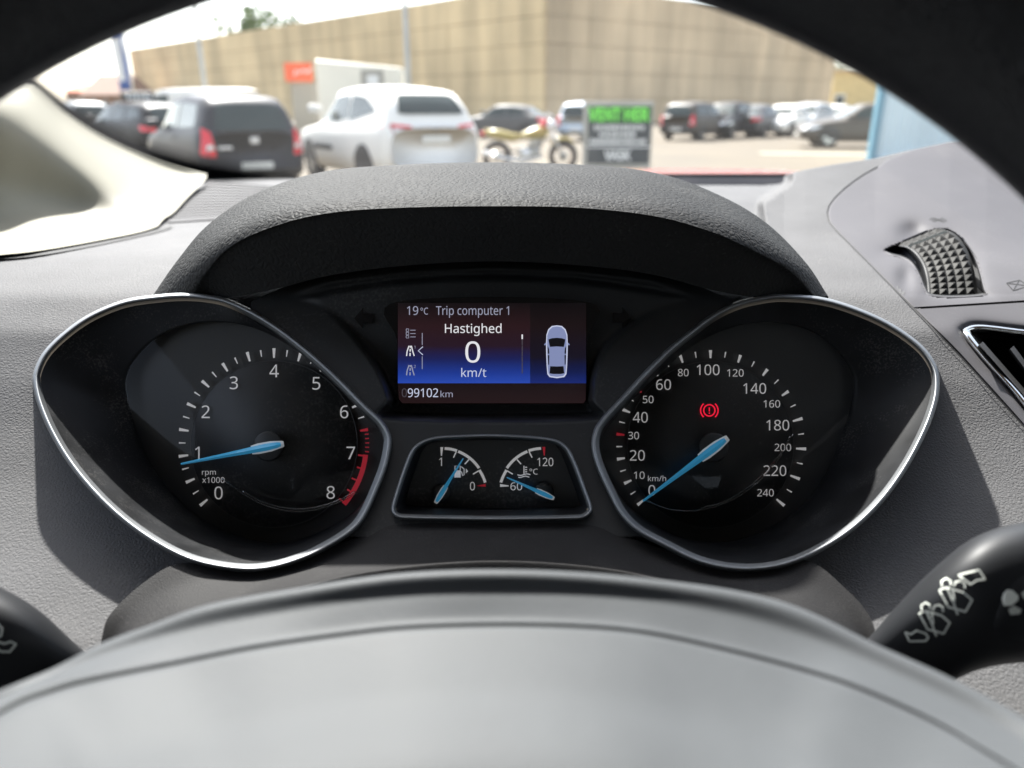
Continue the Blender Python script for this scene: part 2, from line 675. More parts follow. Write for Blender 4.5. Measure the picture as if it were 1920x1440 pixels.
screen_gradient('screen_main', [(0.0, srgb(40, 72, 172)), (0.13, srgb(28, 54, 140)), (0.30, srgb(24, 30, 84)), (0.46, srgb(36, 20, 34)), (0.70, srgb(40, 20, 24)), (1.0, srgb(14, 8, 10))])
screen_gradient('screen_side', [(0.0, srgb(24, 40, 112)), (0.14, srgb(16, 26, 74)), (0.32, srgb(18, 14, 30)), (0.7, srgb(24, 13, 15)), (1.0, srgb(8, 5, 7))])
screen_gradient('screen_foot', [(0.0, srgb(34, 20, 22)), (1.0, srgb(22, 13, 16))])

# ------------------------------------------------------------------ outlines read off the photograph (px)
RIM_L = [(298, 554), (346, 551), (390, 554), (427, 562), (475, 584), (519, 611), (559, 641), (604, 679), (644, 717), (684, 758), (717, 790), (731, 814), (733, 834),
         (725, 874), (708, 919), (688, 963), (668, 991), (636, 1015), (584, 1043), (523, 1064), (467, 1071), (402, 1064), (346, 1048), (290, 1019), (233, 979), (181, 931),
         (133, 874), (96, 814), (72, 758), (63, 717), (66, 693), (84, 659), (121, 623), (169, 590), (233, 564)]
RIM_R = [(1442, 554), (1483, 553), (1535, 558), (1583, 570), (1644, 594), (1692, 621), (1732, 653), (1754, 685), (1760, 713), (1756, 754), (1736, 810), (1700, 878),
         (1656, 939), (1603, 991), (1543, 1031), (1483, 1058), (1422, 1070), (1362, 1068), (1305, 1054), (1249, 1027), (1197, 999), (1164, 967), (1140, 923), (1120, 878),
         (1110, 842), (1112, 814), (1124, 790), (1160, 750), (1205, 701), (1249, 657), (1293, 621), (1338, 588), (1386, 566)]
OPEN_L = [(374, 605), (310, 625), (262, 665), (237, 713), (249, 782), (282, 870), (346, 947), (402, 987), (475, 1013), (535, 1017), (604, 995), (668, 955), (706, 900), (718, 842),
          (706, 800), (655, 742), (600, 690), (520, 635), (450, 608)]
OPEN_R = [(1418, 605), (1483, 609), (1535, 629), (1575, 665), (1598, 705), (1598, 746), (1583, 802), (1555, 874), (1515, 935), (1467, 975), (1402, 1007), (1346, 1017), (1289, 1011),
          (1241, 991), (1180, 950), (1140, 890), (1126, 842), (1136, 805), (1180, 755), (1240, 697), (1300, 648), (1360, 618)]
z3 = lambda x, y: (730 + 0.2031 * x, 790 + 0.2031 * y)
SMALL = [z3(*p) for p in [(950, 123), (700, 128), (470, 140), (350, 165), (255, 215), (192, 290), (130, 440), (70, 620), (24, 780), (28, 842), (80, 888), (220, 902), (950, 915),
                          (1680, 905), (1800, 890), (1860, 842), (1868, 785), (1800, 590), (1720, 380), (1655, 255), (1575, 188), (1470, 158), (1250, 135)]]
C_L, C_R, C_S = (440, 815), (1390, 815), (922, 900)
NR = 220
rimL = polar(RIM_L, C_L, NR)
rimR = polar(RIM_R, C_R, NR)
rimS = polar(SMALL, C_S, NR)
cutL, cutR, cutS = offset_in(rimL, 5), offset_in(rimR, 5), offset_in(rimS, 4)

def rimd(py):
    return 0.364 - (np.asarray(py) - 551) * 0.074 / 519

# ------------------------------------------------------------------ dashboard
dash = empty('dashboard', W(960, 1300, 0.36))
tag(dash, 'dark grey grained plastic dashboard with cowl over the dials', 'dashboard')

_dp = np.array([(300, 1.22), (328, 1.15), (345, 1.0), (370, .85), (400, .76), (430, .64), (470, .485), (510, .440), (551, .409), (620, .386), (717, .368), (800, .355), (900, .3375),
                (1000, .3185), (1070, .3055), (1200, .2820), (1350, .2600), (1520, .24)])
_dr = np.array([(300, .66), (328, .63), (370, .585), (400, .555), (430, .525), (470, .485), (510, .445), (551, .412), (620, .386), (717, .368), (800, .355), (900, .3375),
                (1000, .3185), (1070, .3055), (1200, .2820), (1350, .2600), (1520, .24)])
_top = np.array([(-400, 335), (900, 335), (1300, 330), (1430, 331), (1470, 328), (1510, 318), (1560, 309), (1600, 303), (1640, 297), (1700, 283), (1780, 266), (1850, 257), (1910, 256), (2300, 258), (3700, 262)])

def smooth_interp(x, T):
    xs = np.linspace(T[0, 0], T[-1, 0], 1600)
    ys = np.interp(xs, T[:, 0], T[:, 1])
    k = np.hanning(61); k /= k.sum()
    yp = np.pad(ys, 30, mode='edge')
    return np.interp(x, xs, np.convolve(yp, k, 'valid'))

def dash_d(x, y):
    top = np.interp(x, _top[:, 0], _top[:, 1])
    ye = np.where(y < 551, 330 + (y - top) * (551 - 330) / (551 - top), y)
    a = smooth_interp(ye, _dp)
    b = smooth_interp(ye, _dr)
    edge = 1478 - 56 * sstep(335, 385, y) - 60 * sstep(385, 540, y)
    t = sstep(edge - 4, edge + 10 + 74 * sstep(380, 520, y), x)
    # top right facet: turns up behind a soft diagonal ridge
    f = (x - 1650) * (470 - 315) / (1920 - 1650) + 315 - y
    return a * (1 - t) + b * t + t * 0.00016 * np.clip(f, 0, 90)

def xleft(py):
    T = np.array([(250, 1880), (257, 1850), (266, 1780), (283, 1706), (300, 1662), (312, 1648), (325, 1624), (338, 1604), (355, 1582), (372, 1565), (385, 1555), (398, 1551), (415, 1554), (435, 1571),
                  (500, 1636), (578, 1713), (668, 1800), (800, 1920), (890, 2000), (1000, 2100)])
    return np.interp(py, T[:, 0], T[:, 1])

xs = np.concatenate([np.arange(-760, -260, 20.0), np.arange(-260, 1380, 6.0), np.arange(1380, 1600, 2.5), np.arange(1600, 2240, 6.0), np.arange(2240, 3700, 20.0)])
v = np.linspace(0, 1, 190)
X, Vv = np.meshgrid(xs, v)
TOP = np.interp(X, _top[:, 0], _top[:, 1])
Yg = TOP + Vv ** 1.15 * (1520 - TOP)
D = dash_d(X, Yg)
# crest row turned down behind so the edge has a back
Xb, Yb, Db = X[:1], Yg[:1] + 26, D[:1] + 0.12
HOLE_P = [(1560, 330), (1640, 300), (2230, 250), (2230, 980), (2060, 950), (1900, 770), (1700, 590), (1580, 440), (1562, 395)]
panel_cut = [(xleft(p) + 9, p) for p in np.linspace(314, 1000, 80)] + [(2232, 1000), (2232, 262), (1700, 296)]
dash_skin = field_obj('dash_panel', np.vstack([Xb, X]), np.vstack([Yb, Yg]), np.vstack([Db, D]), 'dash_leather', dash, [cutL, cutR,
                      [(520, 560), (1330, 560), (1200, 700), (1120, 800), (1120, 960), (730, 960), (730, 800), (620, 690)], panel_cut])

# far dash top: black windscreen base line and two pale strips
def band(name, y0, y1, x0, x1, d0, d1, material, up0=0.0, up1=0.0):
    px = np.linspace(x0, x1, 40)
    f0, f1 = [dash_d(np.minimum(px, 1400.0), np.full(40, max(yy, 333.0))) * k for yy, k in ((y0, d0), (y1, d1))]
    V = [W(x, y0, d_) for x, d_ in zip(px, f0)] + [W(x, y1, d_) for x, d_ in zip(px, f1)]
    V += [p - np.array([0, 0, .0025]) for p in V[:]]
    n = 40
    f = [(i, i + 1, n + i + 1, n + i) for i in range(n - 1)]
    f += [(n + i, n + i + 1, 3 * n + i + 1, 3 * n + i) for i in range(n - 1)]
    f += [(i, i + 1, 2 * n + i + 1, 2 * n + i) for i in range(n - 1)]
    return obj(name, V, f, material, dash)
band('windscreen_base_strip', 325.5, 330.5, 1120, 1530, 1.0, .99, 'seam')
band('defroster_strip', 332.5, 345, 1120, 1470, .985, .985, 'smooth_plastic')

# smooth centre panel, proud of the grained skin, with pockets for the thumb wheel and the vent
POCKET = [(1657, 467), (1668, 478), (1690, 484), (1708, 494), (1722, 517), (1732, 541), (1744, 555), (1790, 559), (1848, 554), (1847, 540), (1834, 492), (1818, 462), (1798, 440), (1774, 428), (1744, 431), (1700, 449)]
VENT = [(1803, 624), (1811, 612), (1840, 607), (1920, 616), (2060, 632), (2100, 660), (2092, 840), (2060, 868), (1985, 842), (1900, 742), (1830, 662)]
pocket = cr(POCKET, 120, True)
vent = cr(VENT, 160, True)

def panel_field(name, ya, yb, slope, material):
    """rows from the left boundary to beyond the frame; slope tilts the dividing seam"""
    ys = np.linspace(ya, yb, int((yb - ya) / 2.5) + 1)
    nx = 210
    XX, YY = [], []
    for y in ys:
        x0 = xleft(y)
        x_ = x0 + (np.linspace(0, 1, nx) ** 1.25) * (2240 - x0)
        XX.append(x_)
        YY.append(np.full(nx, y))
    XX, YY = np.array(XX), np.array(YY)
    # seam between the two panels falls a little to the left
    w = np.clip((YY - ya) / (yb - ya), 0, 1) if slope > 0 else 1 - np.clip((YY - ya) / (yb - ya), 0, 1)
    YY = YY + w ** 3 * (-(XX - 1713) * 13.0 / 207)
    return XX, YY
XX, YY = panel_field('centre_panel', 258, 576, 1, 'smooth_plastic')
edge_px = np.minimum(XX - np.array([xleft(y) for y in np.linspace(258, 576, XX.shape[0])])[:, None], 40)
DD = dash_d(XX, YY) + np.interp(edge_px, [0, 1.5, 4, 40], [.004, -.0008, -.0014, -.0014])
ps = sdf(pocket, XX, YY)
near = np.exp(-np.clip(-ps, 0, 200) / 16.0)
DD = DD + 0.004 * near * (ps < 0) + 0.004 * (ps >= 0)
# scooped finger recess above left of the wheel
scoop = np.exp(-((XX - 1712) ** 2 / 26.0 ** 2 + (YY - 436) ** 2 / 20.0 ** 2))
DD += 0.010 * scoop
DD += 0.006 * np.exp(-((XX - 1698) ** 2 / 16.0 ** 2 + (YY - 520) ** 2 / 26.0 ** 2))
centre = field_obj('centre_panel', XX, YY, DD, 'smooth_plastic', dash, [pocket])
XX2, YY2 = panel_field('vent_surround', 580, 1000, -1, 'smooth_plastic')
e2 = np.minimum(XX2 - np.array([xleft(y) for y in np.linspace(580, 1000, XX2.shape[0])])[:, None], 40)
DD2 = dash_d(XX2, YY2) + np.interp(e2, [0, 1.5, 4, 40], [.004, -.0008, -.0014, -.0014])
vs_ = sdf(vent, XX2, YY2)
DD2 += 0.004 * np.exp(-np.clip(-vs_, 0, 200) / 7.0)
surround = field_obj('vent_surround', XX2, YY2, DD2, 'smooth_plastic', dash, [offset_in(vent, 6)])
# dark strips drawn for the gaps between panels, the long one laid proud
seam_pts = np.array([(xleft(y), y) for y in np.linspace(313, 900, 90)])
seam_d = dash_d(seam_pts[:, 0], seam_pts[:, 1]) - 0.0018
Vs, Fs = ribbon(seam_pts, 2.6, 1)
Vs[:, 2] = np.concatenate([seam_d, seam_d])
obj('panel_seam', Wa(Vs), Fs, 'seam', dash)
sp = np.array([(x, 578 - (x - 1713) * 13.0 / 207) for x in np.linspace(1708, 2200, 40)])
Vs, Fs = ribbon(sp, 8, 1)
sdp = dash_d(sp[:, 0], sp[:, 1]) + 0.0035
Vs[:, 2] = np.concatenate([sdp, sdp])
obj('panel_seam', Wa(Vs), Fs, 'seam', dash)

# pocket walls and floor
pk_d = dash_d(pocket[:, 0], pocket[:, 1]) + 0.0022
rg = [np.column_stack([offset_in(pocket, -1.5), pk_d + 0.0036]), np.column_stack([offset_in(pocket, 1.0), pk_d + 0.0034]), np.column_stack([offset_in(pocket, 3.0), pk_d + 0.0050]),
      np.column_stack([offset_in(pocket, 4), pk_d + 0.012]), np.column_stack([offset_in(pocket, 6), pk_d + 0.035])]
rings_obj('wheel_pocket_lip', rg[:3], 'smooth_plastic', dash)
rings_obj('wheel_pocket', rg[2:], 'black', dash, cap=True)

# knurled thumb wheel: a drum seen from behind and above
zt = lambda x, y: (1640 + 0.1805 * x, 380 + 0.1805 * y)
LE = [zt(*p) for p in [(250, 440), (355, 455), (430, 500), (490, 570), (535, 650), (562, 740), (578, 840), (585, 955)]]
RE = [zt(*p) for p in [(650, 270), (745, 292), (830, 340), (905, 430), (960, 540), (1000, 660), (1030, 800), (1050, 950)]]
LE, RE = cr(LE, 13), cr(RE, 13)
wd = np.interp(np.linspace(0, 1, 13), [0, .13, .35, .7, 1], [.4900, .4790, .4650, .4490, .4390])
wheel = loft_obj('air_flow_wheel', [np.column_stack([np.linspace(LE[i, 0] - 5, RE[i, 0] + 4, 5), np.linspace(LE[i, 1], RE[i, 1], 5), np.full(5, wd[i] + 0.0008) + np.array([.006, .0, 0, 0, .006])]) for i in range(13)], 24, 40, 'wheel_knurl', dash)
tag(wheel, 'knurled thumb wheel with a white marker line')
# rounded shoulder on the near side
sh = []
for i in range(13):
    x, y = LE[i]
    sh.append([(x - 14, y + 4, wd[i] + .016), (x - 11, y + 2, wd[i] + .006), (x - 6, y + 1, wd[i] + .0012), (x - 1, y, wd[i] + .0004)])
loft_obj('wheel_shoulder', [list(r) for r in sh], 10, 30, 'stalk_plastic', wheel)
NC = 5
for i in range(12):
    for j in range(NC):
        def gp(a, b, lift):
            l, r = LE[a], RE[a]
            t = b / NC
            return W(l[0] + (r[0] - l[0]) * t, l[1] + (r[1] - l[1]) * t, wd[a] - lift)
        q = [gp(i, j, .0003), gp(i, j + 1, .0003), gp(i + 1, j + 1, .0003), gp(i + 1, j, .0003)]
        ctr = sum(q) / 4
        dv = (CAM - ctr) / np.linalg.norm(CAM - ctr)
        nrm = np.cross(q[1] - q[0], q[3] - q[0])
        nrm = nrm / np.linalg.norm(nrm)
        if nrm @ dv < 0:
            nrm = -nrm
        obj('pyramid_stud', q + [ctr + nrm * 0.0017], [(0, 1, 4), (1, 2, 4), (2, 3, 4), (3, 0, 4)], 'wheel_knurl', wheel, smooth=False)
stroke('marker_line', [[zt(352, 452), zt(748, 294)]], 4.5, 0.4755, 'stalk_print', wheel)

cb = bvh_of(centre)
wav = []
for k in range(3):
    xx_ = np.linspace(0, 1, 14)
    wav.append(np.stack([1743 + k * 4 + xx_ * 25, 412 + k * 2.2 - 4 * xx_ - 2.2 * np.sin(xx_ * 2 * np.pi)], 1))
drape_stroke('air_flow_symbol', wav, 1.4, cb, 'seam', dash)
q = [zt(1370, 835), zt(1505, 805), zt(1600, 865), zt(1440, 912)]
drape_stroke('vent_closed_symbol', [[q[0], q[1]], [q[1], q[2]], [q[2], q[3]], [q[3], q[0]], [q[0], q[2]], [q[1], q[3]]], 1.6, cb, 'seam', dash)

# chrome air vent
vd = dash_d(vent[:, 0], vent[:, 1]) + 0.002
prof = [(-2, .006), (0, .002), (2, -.001), (6, -.0022), (11, -.0018), (15, .001), (18, .005), (20, .010)]
trim = rings_obj('vent_trim', [np.column_stack([offset_in(vent, t), vd + o]) for t, o in prof], 'chrome', dash)
rings_obj('vent_duct', [np.column_stack([offset_in(vent, 18), vd + .006]), np.column_stack([offset_in(vent, 24), vd + .02]), np.column_stack([offset_in(vent, 30), vd + .07])], 'black', dash, cap=True)
for k in range(4):
    a = np.array([(1836 + 58 * k, 646 + 8 * k), (1922 + 46 * k, 744 + 8 * k)])
    n_ = np.array([0.75, -0.62])
    P0 = [(*a[0], .372), (*a[1], .366), (*(a[1] + n_ * 9), .374), (*(a[0] + n_ * 9), .380)]
    P1 = [(x - 3, y + 5, d_ + .025) for x, y, d_ in P0]
    obj('vent_slat', Wa(np.array(P0 + P1)), [(0, 1, 2, 3), (0, 4, 5, 1), (1, 5, 6, 2), (3, 2, 6, 7), (0, 3, 7, 4)], 'cabin_dark', dash, smooth=False)

# padded cowl over the instruments
H0 = [(380, 560, .378), (440, 556, .366), (520, 541, .358), (620, 516, .353), (760, 498, .350), (920, 490, .349), (1080, 497, .350), (1220, 514, .353), (1340, 545, .358), (1420, 558, .366), (1470, 562, .378)]
H1 = [(372, 556, .372), (396, 518, .360), (445, 468, .349), (530, 430, .340), (630, 408, .334), (760, 399, .331), (920, 396, .330), (1080, 399, .331), (1220, 414, .334), (1320, 441, .341), (1395, 474, .350), (1465, 512, .362), (1512, 556, .374)]
H2 = [(358, 556, .370), (382, 512, .358), (432, 460, .347), (518, 421, .338), (620, 398, .332), (757, 388, .329), (920, 385, .328), (1083, 388, .329), (1230, 404, .332), (1334, 432, .339), (1410, 466, .348), (1482, 508, .360), (1526, 556, .372)]
H3 = [(335, 556, .374), (362, 500, .364), (415, 444, .356), (500, 400, .350), (605, 374, .347), (745, 362, .346), (920, 357, .346), (1090, 362, .346), (1245, 378, .349), (1355, 408, .354), (1430, 446, .360), (1495, 498, .366), (1534, 556, .376)]
H4 = [(305, 556, .382), (345, 488, .380), (402, 424, .382), (490, 372, .386), (600, 338, .392), (740, 322, .396), (920, 317, .397), (1100, 322, .396), (1240, 340, .392), (1350, 378, .388), (1430, 424, .384), (1505, 492, .380), (1545, 556, .383)]
H5 = [(285, 556, .392), (330, 492, .396), (390, 424, .405), (480, 364, .420), (600, 324, .435), (740, 311, .44), (920, 306, .44), (1100, 311, .44), (1240, 328, .435), (1355, 371, .420), (1440, 423, .405), (1512, 495, .396), (1553, 556, .393)]
H6 = [(285, 575, .402), (335, 520, .415), (400, 470, .435), (490, 410, .47), (600, 366, .50), (740, 352, .51), (920, 348, .51), (1100, 352, .51), (1240, 372, .50), (1350, 418, .47), (1430, 468, .435), (1508, 520, .415), (1550, 575, .402)]
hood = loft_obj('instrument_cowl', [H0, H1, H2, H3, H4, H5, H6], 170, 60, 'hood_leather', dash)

# speaker grille in the corner
gq = [(392, 338, 1.02), (560, 352, .98), (560, 400, .80), (312, 417, .735)]
def gmap(u, v):
    a = np.array(gq[0]) * (1 - u) + np.array(gq[1]) * u
    b = np.array(gq[3]) * (1 - u) + np.array(gq[2]) * u
    return a * (1 - v) + b * v
n_ = 12
_gmap0 = gmap
def gmap(u, v):
    p = _gmap0(u, v)
    return np.array([p[0], p[1], float(dash_d(np.array(p[0]), np.array(max(p[1], 340)))) * .985])
gr = obj('speaker_grille', Wa(np.array([gmap(i / n_, j / n_) for j in range(n_ + 1) for i in range(n_ + 1)])), grid_faces(n_ + 1, n_ + 1), 'grille_plastic', dash)
Vh, Fh = [], []
for r in range(13):
    for c in range(36):
        u = (c + .5 + (r % 2) * .5) / 37
        v_ = (r + .7) / 14
        gx_, gy_, gd_ = gmap(u, v_)
        o_ = len(Vh)
        for k in range(6):
            Vh.append(W(gx_ + 2.3 * math.cos(k * math.pi / 3), gy_ + 1.8 * math.sin(k * math.pi / 3), gd_ * .996))
        Fh.append(tuple(range(o_, o_ + 6)))
tag(obj('grille_hole', Vh, Fh, 'seam', gr, smooth=False), kind='stuff')
# narrow gap trim along the foot of the pillar
_pg = cr([(-60, 487), (60, 478), (180, 458), (290, 434), (322, 424)], 40)
_v, _f = ribbon(_pg, 5.0, 1)
_v[:, 2] = dash_d(_v[:, 0], _v[:, 1]) * .988
obj('pillar_gap', Wa(_v), _f, 'seam', dash)

# ------------------------------------------------------------------ lower shroud round the steering column
shroud = empty('steering_column_shroud', W(920, 1330, .30))
tag(shroud, 'dusty dark plastic shroud between the dials and the steering wheel', 'column shroud')
Q0 = [(186, 1240, .2915), (192, 1190, .2935), (208, 1150, .2965), (270, 1092, .304), (340, 1056, .3095), (460, 1062, .313), (600, 1032, .315), (690, 1000, .3165), (750, 983, .3175), (920, 980, .318), (1090, 983, .3175),
      (1160, 1000, .3165), (1250, 1032, .315), (1390, 1060, .313), (1510, 1050, .3095), (1590, 1108, .302), (1630, 1155, .2965), (1642, 1190, .2935), (1648, 1240, .2915)]
Q1 = [(204, 1246, .286), (240, 1205, .288), (330, 1150, .292), (430, 1120, .296), (540, 1098, .298), (700, 1064, .300), (920, 1046, .301), (1140, 1060, .300), (1310, 1098, .298), (1420, 1122, .296), (1510, 1150, .292), (1600, 1205, .288), (1634, 1246, .286)]
Q2 = [(214, 1250, .282), (250, 1212, .284), (340, 1158, .287), (440, 1128, .290), (545, 1106, .292), (703, 1072, .294), (920, 1054, .295), (1137, 1068, .294), (1305, 1106, .292), (1410, 1130, .290), (1500, 1158, .287), (1590, 1212, .284), (1626, 1250, .282)]
Q3 = [(222, 1262, .281), (262, 1226, .282), (350, 1172, .285), (450, 1142, .288), (552, 1120, .290), (706, 1086, .292), (920, 1068, .293), (1134, 1082, .292), (1298, 1120, .290), (1400, 1144, .288), (1490, 1172, .285), (1580, 1226, .282), (1618, 1262, .281)]
Q4 = [(x, y + 160, d_ - .0) for x, y, d_ in Q3]
Q0, Q1, Q2, Q3, Q4 = [[(x, y, d_ - .0115 - .00005 * (min(y, 1262) - 980)) for x, y, d_ in Q] for Q in (Q0, Q1, Q2, Q3, Q4)]
loft_obj('shroud_cover', [Q0, [((a[0] + b[0]) / 2, (a[1] + b[1]) / 2, (a[2] + b[2]) / 2 + .002) for a, b in zip(cr(Q0, 19), cr(Q1, 19))], Q1, Q2, Q3, Q4], 150, 46, 'shroud_plastic', shroud)

# ------------------------------------------------------------------ instrument cluster
clus = empty('instrument_cluster', W(922, 990, .335))
tag(clus, 'instrument cluster with two teardrop dials, colour screen and small fuel and temperature gauges', 'instrument cluster')

# housing between and above the dials
gx, gy = np.meshgrid(np.arange(470, 1378, 4.0), np.arange(0, 1.0001, 1 / 140.0))
arch = np.interp(gx, [470, 540, 620, 760, 920, 1080, 1220, 1320, 1378], [566, 534, 513, 496, 488, 495, 511, 540, 566])
gy = arch + gy * (1006 - arch)
RECESS = [(737, 786), (728, 750), (712, 708), (684, 662), (640, 612), (590, 572), (560, 560), (640, 538), (760, 521), (920, 514), (1080, 521), (1200, 538), (1290, 558), (1262, 570), (1206, 600), (1150, 642), (1122, 690), (1112, 750), (1106, 786)]
rec = cr(RECESS, 160, True)
hd = rimd(gy) + .0035
S = sdf(rec, gx, gy)
deep = 0.3640 + 0 * gy
hd = hd + (deep - hd) * sstep(-2, 14, S)
# brow band catches a little light under the cowl
hd -= 0.006 * np.exp(-((gy - arch - 14) / 10.0) ** 2) * sstep(520, 640, gx) * (1 - sstep(1200, 1330, gx))
SCR = [(745, 566), (1099, 566), (1100, 640), (1098, 748), (1092, 757), (756, 757), (748, 748), (745, 640)]
housing = field_obj('cluster_housing', gx, gy, hd, 'cluster_plastic', clus, [cutL, cutR, cutS])

def rim_part(name, R, scale=1.0, dd=0.0, dfun=rimd):
    dR = dfun(R[:, 1]) + dd
    pr = [(-2.0, .040), (-2.0, .006), (-1.0, .0018), (1.0, .0002), (3.5, -.0006), (6.0, -.0004), (8.0, .0006), (8.6, .0016), (9.4, .0020), (13.0, .0044), (14.0, .0056)]
    return rings_obj(name, [np.column_stack([offset_in(R, t * scale), dR + o * (scale if o < .03 else 1)]) for t, o in pr], 'satin_metal', clus)

def gauge_bowl(name, R, openp, c, n=NR):
    a = polar(offset_in(R, 13.4), c, n, dense=False)
    b = polar(openp, c, n)
    da = rimd(a[:, 1]) + .0048
    rings = []
    for t in np.linspace(0, 1, 14):
        q = a + (b - a) * t
        d_ = da + (.3665 - da) * (t ** .85)
        rings.append(np.column_stack([q, d_]))
    rings.append(with_d(offset_in(b, -1), .374))
    return rings_obj(name, rings, 'bowl_plastic', clus), b

def disc(name, cx, cy, r, d, material, parent, thick=0.0, n=64, bevel=1.5):
    rings = []
    if thick:
        rings.append(with_d(circ(cx, cy, r * (1.0), 0, 360, n + 1)[:-1], d + thick))
    rings.append(with_d(circ(cx, cy, r, 0, 360, n + 1)[:-1], d + .0006))
    rings.append(with_d(circ(cx, cy, r - bevel, 0, 360, n + 1)[:-1], d))
    return rings_obj(name, rings, material, parent, cap=True)

def tick(parent, cx, cy, ang, rmid, length, w, material, d, taper=.55):
    a = math.radians(ang)
    ux, uy = math.sin(a), -math.cos(a)
    nx_, ny_ = -uy, ux
    r0, r1 = rmid - length / 2, rmid + length / 2
    p = [(cx + ux * r0 + nx_ * w * taper / 2, cy + uy * r0 + ny_ * w * taper / 2), (cx + ux * r1 + nx_ * w / 2, cy + uy * r1 + ny_ * w / 2),
         (cx + ux * r1 - nx_ * w / 2, cy + uy * r1 - ny_ * w / 2), (cx + ux * r0 - nx_ * w * taper / 2, cy + uy * r0 - ny_ * w * taper / 2)]
    return poly_px('tick_mark', p, d - .0006, material, parent, thick=.0006)

def needle(parent, tip, back, pivot, d, s=1.0):
    tip, back = np.array(tip, float), np.array(back, float)
    L = np.linalg.norm(tip - back)
    u = (tip - back) / L
    nn = np.array([-u[1], u[0]])
    def prism(name, prof, d_edge, d_top, material):
        top, bot = [], []
        for s_, w_ in prof:
            c0 = back + u * s_
            top.append((c0 + nn * w_, c0 - nn * w_, c0))
        V, Fc = [], []
        for (a, b, c0) in top:
            V += [W(*a, d_edge), W(*c0, d_top), W(*b, d_edge), W(*a, d_edge + .0022), W(*b, d_edge + .0022)]
        for i in range(len(top) - 1):
            o_, p_ = i * 5, (i + 1) * 5
            Fc += [(o_, p_, p_ + 1, o_ + 1), (o_ + 1, p_ + 1, p_ + 2, o_ + 2), (o_, o_ + 3, p_ + 3, p_), (o_ + 2, p_ + 2, p_ + 4, o_ + 4)]
        Fc += [(0, 1, 2, 4, 3), tuple(len(V) - 5 + k for k in (3, 4, 2, 1, 0))]
        return obj(name, V, Fc, material, parent, smooth=False)
    nd = prism('needle', [(6 * s, 3.6 * s), (14 * s, 5.6 * s), (34 * s, 6.8 * s), (56 * s, 6.2 * s), (L * .55, 4.3 * s), (L - 1, 1.9 * s), (L, 1.3 * s)], d, d - .0016, 'needle_blue')
    prism('needle_trim', [(0, 5.0 * s), (3 * s, 6.2 * s), (24 * s, 9.6 * s), (48 * s, 10.0 * s), (62 * s, 8.2 * s)], d + .0011, d + .0006, 'needle_trim')
    return nd

DL = .3700
mat('dial_line', (0.07, 0.07, 0.072, 1), rough=0.5)
def z4(x, y): return (300 + .2778 * x, 620 + .2778 * y)
def z6(x, y): return (1120 + .2778 * x, 620 + .2778 * y)

# --- rev counter
r1 = rim_part('dial_rim', rimL)
bowl, ob = gauge_bowl('dial_bowl', rimL, OPEN_L, C_L)
tag(r1, 'silver teardrop rim round the rev counter')
tach = obj('rev_counter_face', Wa(with_d(offset_in(ob, -6), .3728)), [tuple(range(len(ob)))], 'dial_ring', clus, smooth=False)
tag(tach, 'rev counter face numbered 0 to 8 with a red zone')
cx, cy, R = 513.6, 833, 171
disc('dial_disc', cx, cy, 157, .3702, 'dial_black', tach, thick=.003, n=96)
for k in range(0, 25):
    val = k * .25
    ang = -129.7 + 32.43 * val
    big = k % 2 == 0
    tick(tach, cx, cy, ang, R + (0 if big else 1), 18 if big else 12.5, 6.0 if big else 3.0, 'dial_print', DL)
tick(tach, cx, cy, -129.7 + 32.43 * 6.25, R, 12, 3, 'dial_print', DL)
tick(tach, cx, cy, -129.7 + 32.43 * 6.5, R, 15, 6.0, 'red_print', DL)
for k in range(1, 6):
    tick(tach, cx, cy, -129.7 + 32.43 * (6.5 + k * .083), R + 4, 7, 2.0, 'red_print', DL, 1)
def arc_band(name, cx, cy, r0, r1, a0, a1, d, material, parent, n=30):
    t = np.radians(np.linspace(a0, a1, n))
    P = np.vstack([np.column_stack([cx + r0 * np.sin(t), cy - r0 * np.cos(t)]), np.column_stack([cx + r1 * np.sin(t), cy - r1 * np.cos(t)])])
    return obj(name, Wa(with_d(P, d)), [(i, i + 1, n + i + 1, n + i) for i in range(n - 1)], material, parent, smooth=False)
arc_band('dial_line', cx, cy, 155.6, 157.0, -179.9, 179.9, .3701, 'dial_line', tach, 90)
arc_band('red_zone', cx, cy, 168.5, 177.5, -129.7 + 32.43 * 7 - .8, -129.7 + 32.43 * 8 + .8, DL - .0004, 'red_print', tach)
for k, v_ in enumerate((7, 7.25, 7.5, 7.75, 8)):
    tick(tach, cx, cy, -129.7 + 32.43 * v_, 165, 12 if k % 2 == 0 else 7, 3.0, 'red_print', DL - .0001, 1)
for s_, x, y in (('0', 395, 1095), ('1', 252, 825), ('2', 308, 548), ('3', 498, 352), ('4', 770, 272), ('5', 1055, 355), ('6', 1243, 548), ('7', 1288, 825), ('8', 1152, 1092)):
    text_px('numeral', s_, *z4(x, y), 23.5, DL - .0008, 'dial_print', tach, bold=.012)
text_px('unit_text', 'rpm', *z4(330, 955), 9.6, DL - .0008, 'dial_print', tach, width=26)
text_px('unit_text', 'x1000', *z4(360, 1008), 10.5, DL - .0008, 'dial_print', tach, width=42, bold=.005)
disc('needle_cap', 503, 836.5, 28, .3605, 'dial_ring', tach, thick=.010, bevel=3)
needle(tach, z4(140, 900), z4(836, 763), None, .3590)

